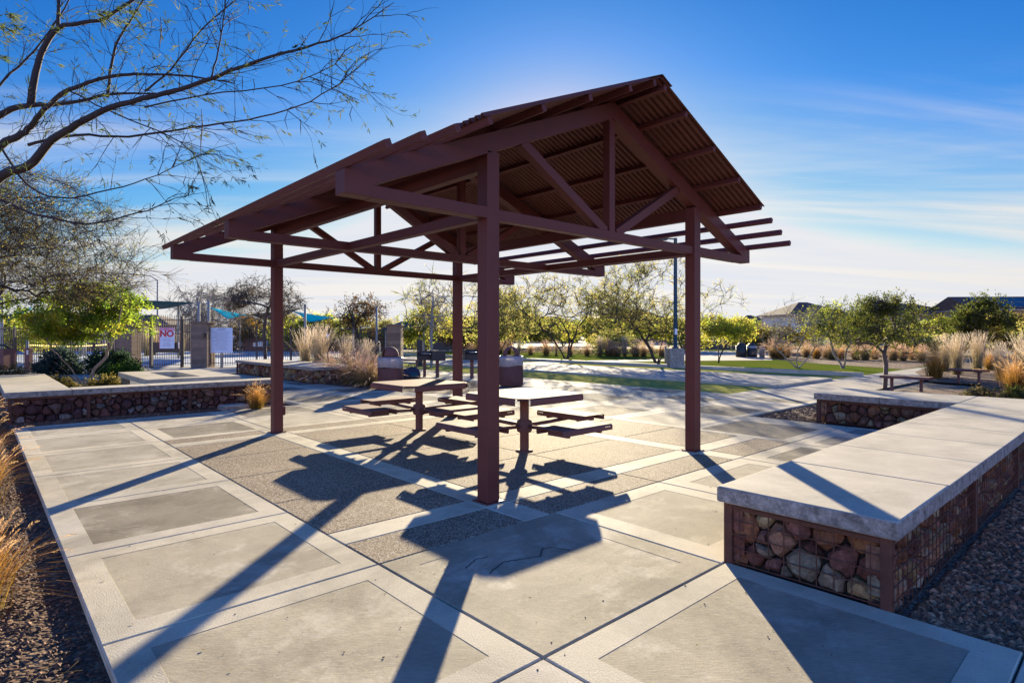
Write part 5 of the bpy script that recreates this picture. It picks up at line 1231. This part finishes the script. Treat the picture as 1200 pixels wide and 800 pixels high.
for i in range(6):
    for j in range(2):
        x0 = -5.2+i*1.74; u0 = .6+j*2.0
        q = []
        for (x, u) in ((x0,u0),(x0+1.66,u0),(x0+1.66,u0+1.9),(x0,u0+1.9)): q.append((x, -5.1+u*math.cos(sl), 5.02+u*math.sin(sl)+.08))
        m.add(q+[(a_[0],a_[1],a_[2]+.04) for a_ in q], [(3,2,1,0),(4,5,6,7),(0,1,5,4),(1,2,6,5),(2,3,7,6),(3,0,4,7)])
me_loc = h_.location.copy(); h_.location = (0,0,0); m.build('solar_panels', solar, h_); h_.location = me_loc
house('low house with a tan roof peak between the two dark roofs on the right', 1110, 100, 6, 7, 4.4, 6.0, stucco_tan, 60, False, ((0,2.8,1.0,1.1),))
house('distant house with grey-brown roofs left of the pale two-storey house', 878, 125, 9, 8, 3.6, 5.7, stucco_tan, 5, True, ((-2,1,1.4,1.2),(2,1,1.4,1.2)))
house('distant brown-roofed house behind the tall vase-shaped tree', 735, 118, 15, 9, 4.2, 6.6, block_red, 4, True, ((-4,2.4,1.3,1.2),(0,2.4,1.3,1.2),(4,2.4,1.3,1.2)))
house('distant dark-roofed house behind the wide sparse tree', 640, 130, 14, 9, 3.2, 5.6, stucco_tan, -5, True, ((-3,1.2,1.3,1.2),(3,1.2,1.3,1.2)))
house('brown-roofed building above the gate, behind the red-brown wall', 170, 84, 11, 8, 3.0, 4.4, block_red, 0, True, ((-3,1,1.3,1.2),(2,1,1.3,1.2)))
house('low roof behind the far left fence and turquoise sail', 30, 80, 9, 8, 3.0, 4.6, stucco_tan, 0, True, ((0,1,1.4,1.2),))
# ramada roof by the far pillar
p = P(474,52); t = thing('ramada', 'blue-grey hip-roofed shade structure behind the far masonry pillar', 'shelter', (p.x,p.y,0)); t.rotation_euler = (0,0,FACE+R(12)); t0 = t.location.copy(); t.location = (0,0,0)
m = MB(); a = 2.0; vs = [(-a,-a,2.05),(a,-a,2.05),(a,a,2.05),(-a,a,2.05),(-.3,0,2.75),(.3,0,2.75)]; m.add(vs, [(0,1,5,4),(2,3,4,5),(1,2,5),(3,0,4),(3,2,1,0)]); m.build('roof', teal_dark, t)
for sx in (-1,1):
    for sy_ in (-1,1): m = MB(); m.box((sx*1.6-.08,sy_*1.6-.08,-.1),(sx*1.6+.08,sy_*1.6+.08,2.04)); m.build('column', grey_post, t)
t.location = t0
# parked cars seen through the fence
def car(label, px, Z, ang, material):
    p = P(px, Z); t = thing('parked_car', label, 'car', (0,0,0), 0, 'cars parked beyond the fence'); L_, W_ = 4.5, 1.8
    prof = [(-2.25,.35),(-2.25,.75),(-2.1,.92),(-1.3,.98),(-.75,1.42),(.75,1.48),(1.55,1.05),(2.15,.92),(2.25,.6),(2.22,.35)]
    m = MB(); n = len(prof); vs = [(x,-W_/2*(1 if z < 1 else .82),z) for x, z in prof]+[(x,W_/2*(1 if z < 1 else .82),z) for x, z in prof]
    m.add(vs, [tuple(range(n)), tuple(range(n,2*n))[::-1]]+[(i,n+i,n+(i+1)%n,(i+1)%n) for i in range(n)]); m.build('body', material, t, bevel=.06)
    m = MB()
    for s_ in (-1,1):
        y = s_*W_/2*.90
        for q in (((-1.15,1.0),(-.72,1.36),(-.05,1.39),(-.05,1.0)),((.05,1.0),(.05,1.39),(.70,1.41),(1.30,1.04))):
            v = [(x, s_*(W_/2+.005)*(1-.18*(z-1)/.45 if z > 1 else 1), z) for x, z in q]; v2 = [(a_[0], a_[1]-s_*.03, a_[2]) for a_ in v]; m.add(v+v2, [(0,1,2,3),(7,6,5,4)]+[(i,4+i,4+(i+1)%4,(i+1)%4) for i in range(4)])
    m.build('side_windows', glass, t)
    for sx in (-1,1):
        for s_ in (-1,1):
            m = MB(); c = Vector((sx*1.38, s_*.80, .33)); m.tube([c-Vector((0,.11,0)), c+Vector((0,.11,0))], .33, 20, sm=False); w_ = m.build('wheel', rubber, t)
            m = MB(); m.tube([c+Vector((0,s_*.111,0)), c+Vector((0,s_*.125,0))], .20, 14, sm=False); m.build('rim', chrome, w_)
        m = MB(); [m.box((sx*2.2-.05,yy-.18,.62),(sx*2.2+.06,yy+.18,.76)) for yy in (-.62,)]; m.build('headlight', chrome, t); m = MB(); m.box((sx*2.2-.05,.44,.62),(sx*2.2+.06,.80,.76)); m.build('headlight', chrome, t)
    t.location = p; t.rotation_euler = (0,0,FACE+R(ang)); return t
car('white car parked beyond the fence, just right of the rules board', 278, 62, 74, whitecar)
car('white car parked beyond the fence, behind the leaning bare tree', 318, 62, 80, whitecar)
# distant low hills
rg = random.Random(8); m = MB(); vs = []; n = 60
for i in range(n+1):
    px = -700+i*45; Zh = 900; hh = (7+10*max(0, math.sin(px*.006+1.2))+5*max(0, math.sin(px*.017)))*1.0; a = P(px, Zh); vs += [(a.x,a.y,-2), (P(px,Zh+120).x, P(px,Zh+120).y, hh), (P(px,Zh+500).x, P(px,Zh+500).y, -2)]
fs = []
for i in range(n): fs += [(3*i,3*i+3,3*i+4,3*i+1),(3*i+1,3*i+4,3*i+5,3*i+2)]
m.add(vs, fs, sm=True); struct(m.build('hills', dirt))

# ------------------------------------------------------------------ litter on the paving: grit, twigs, dry leaves, and cracks
r = random.Random(77); m = MB()
def on_pave():
    while True:
        x, y = r.uniform(-3.1, 8), r.uniform(-3.8, 8.7)
        if r.random() > .55/(1+.04*((x+3.6)**2+(y+4.3)**2)): continue
        if x > .2 and y < -2.2: continue
        return x, y
for k in range(420):
    x, y = on_pave(); S_ = r.uniform(.002,.007); a = r.uniform(0,6.28); v = r.uniform(.4,1.3)
    pts = [(x+S_*math.cos(a+t)*r.uniform(.6,1.3), y+S_*math.sin(a+t)*r.uniform(.6,1.3), .001) for t in (0,1.5,3.1,4.6)]+[(x,y,S_*.9)]
    m.add(pts, [(0,1,4),(1,2,4),(2,3,4),(3,0,4)], tint=(.12*v,.085*v,.06*v))
for k in range(90):
    x, y = on_pave(); a = r.uniform(0,6.28); L_ = r.uniform(.012,.04); w_ = L_*r.uniform(.12,.3); d = Vector((math.cos(a),math.sin(a),0)); n_ = Vector((-d.y,d.x,0)); p = Vector((x,y,.002)); v = r.uniform(.5,1.2)
    m.add([p, p+d*L_*.5+n_*w_+Vector((0,0,.004)), p+d*L_+Vector((0,0,.003)), p+d*L_*.5-n_*w_+Vector((0,0,.001))], [(0,1,2,3)], tint=(.30*v,.22*v,.09*v))
stuff(m.build('paving_grit', blade_m), 'scattered grit and dry leaf bits on the paving', 'litter')
def scrawl(pts, w_, name):
    m = MB(); P_ = [Vector((p.x, p.y, .0015)) for p in pts]; out_ = []
    for i in range(len(P_)-1):
        for k in range(6): out_.append(P_[i].lerp(P_[i+1], k/6)+Vector((r.gauss(0,.004), r.gauss(0,.004), 0)))
    out_.append(P_[-1])
    for i in range(len(out_)-1):
        d = (out_[i+1]-out_[i]).normalized(); n_ = Vector((-d.y,d.x,0))*w_/2; m.add([out_[i]-n_, out_[i]+n_, out_[i+1]+n_, out_[i+1]-n_], [(0,1,2,3)])
    struct(m.build(name, c_joint))
scrawl([gp(573,672),gp(590,658),gp(612,655),gp(633,651),gp(635,642),gp(650,641),gp(668,645)], .010, 'pavement_crack')
scrawl([gp(546,666),gp(556,656),gp(572,652)], .009, 'pavement_crack')
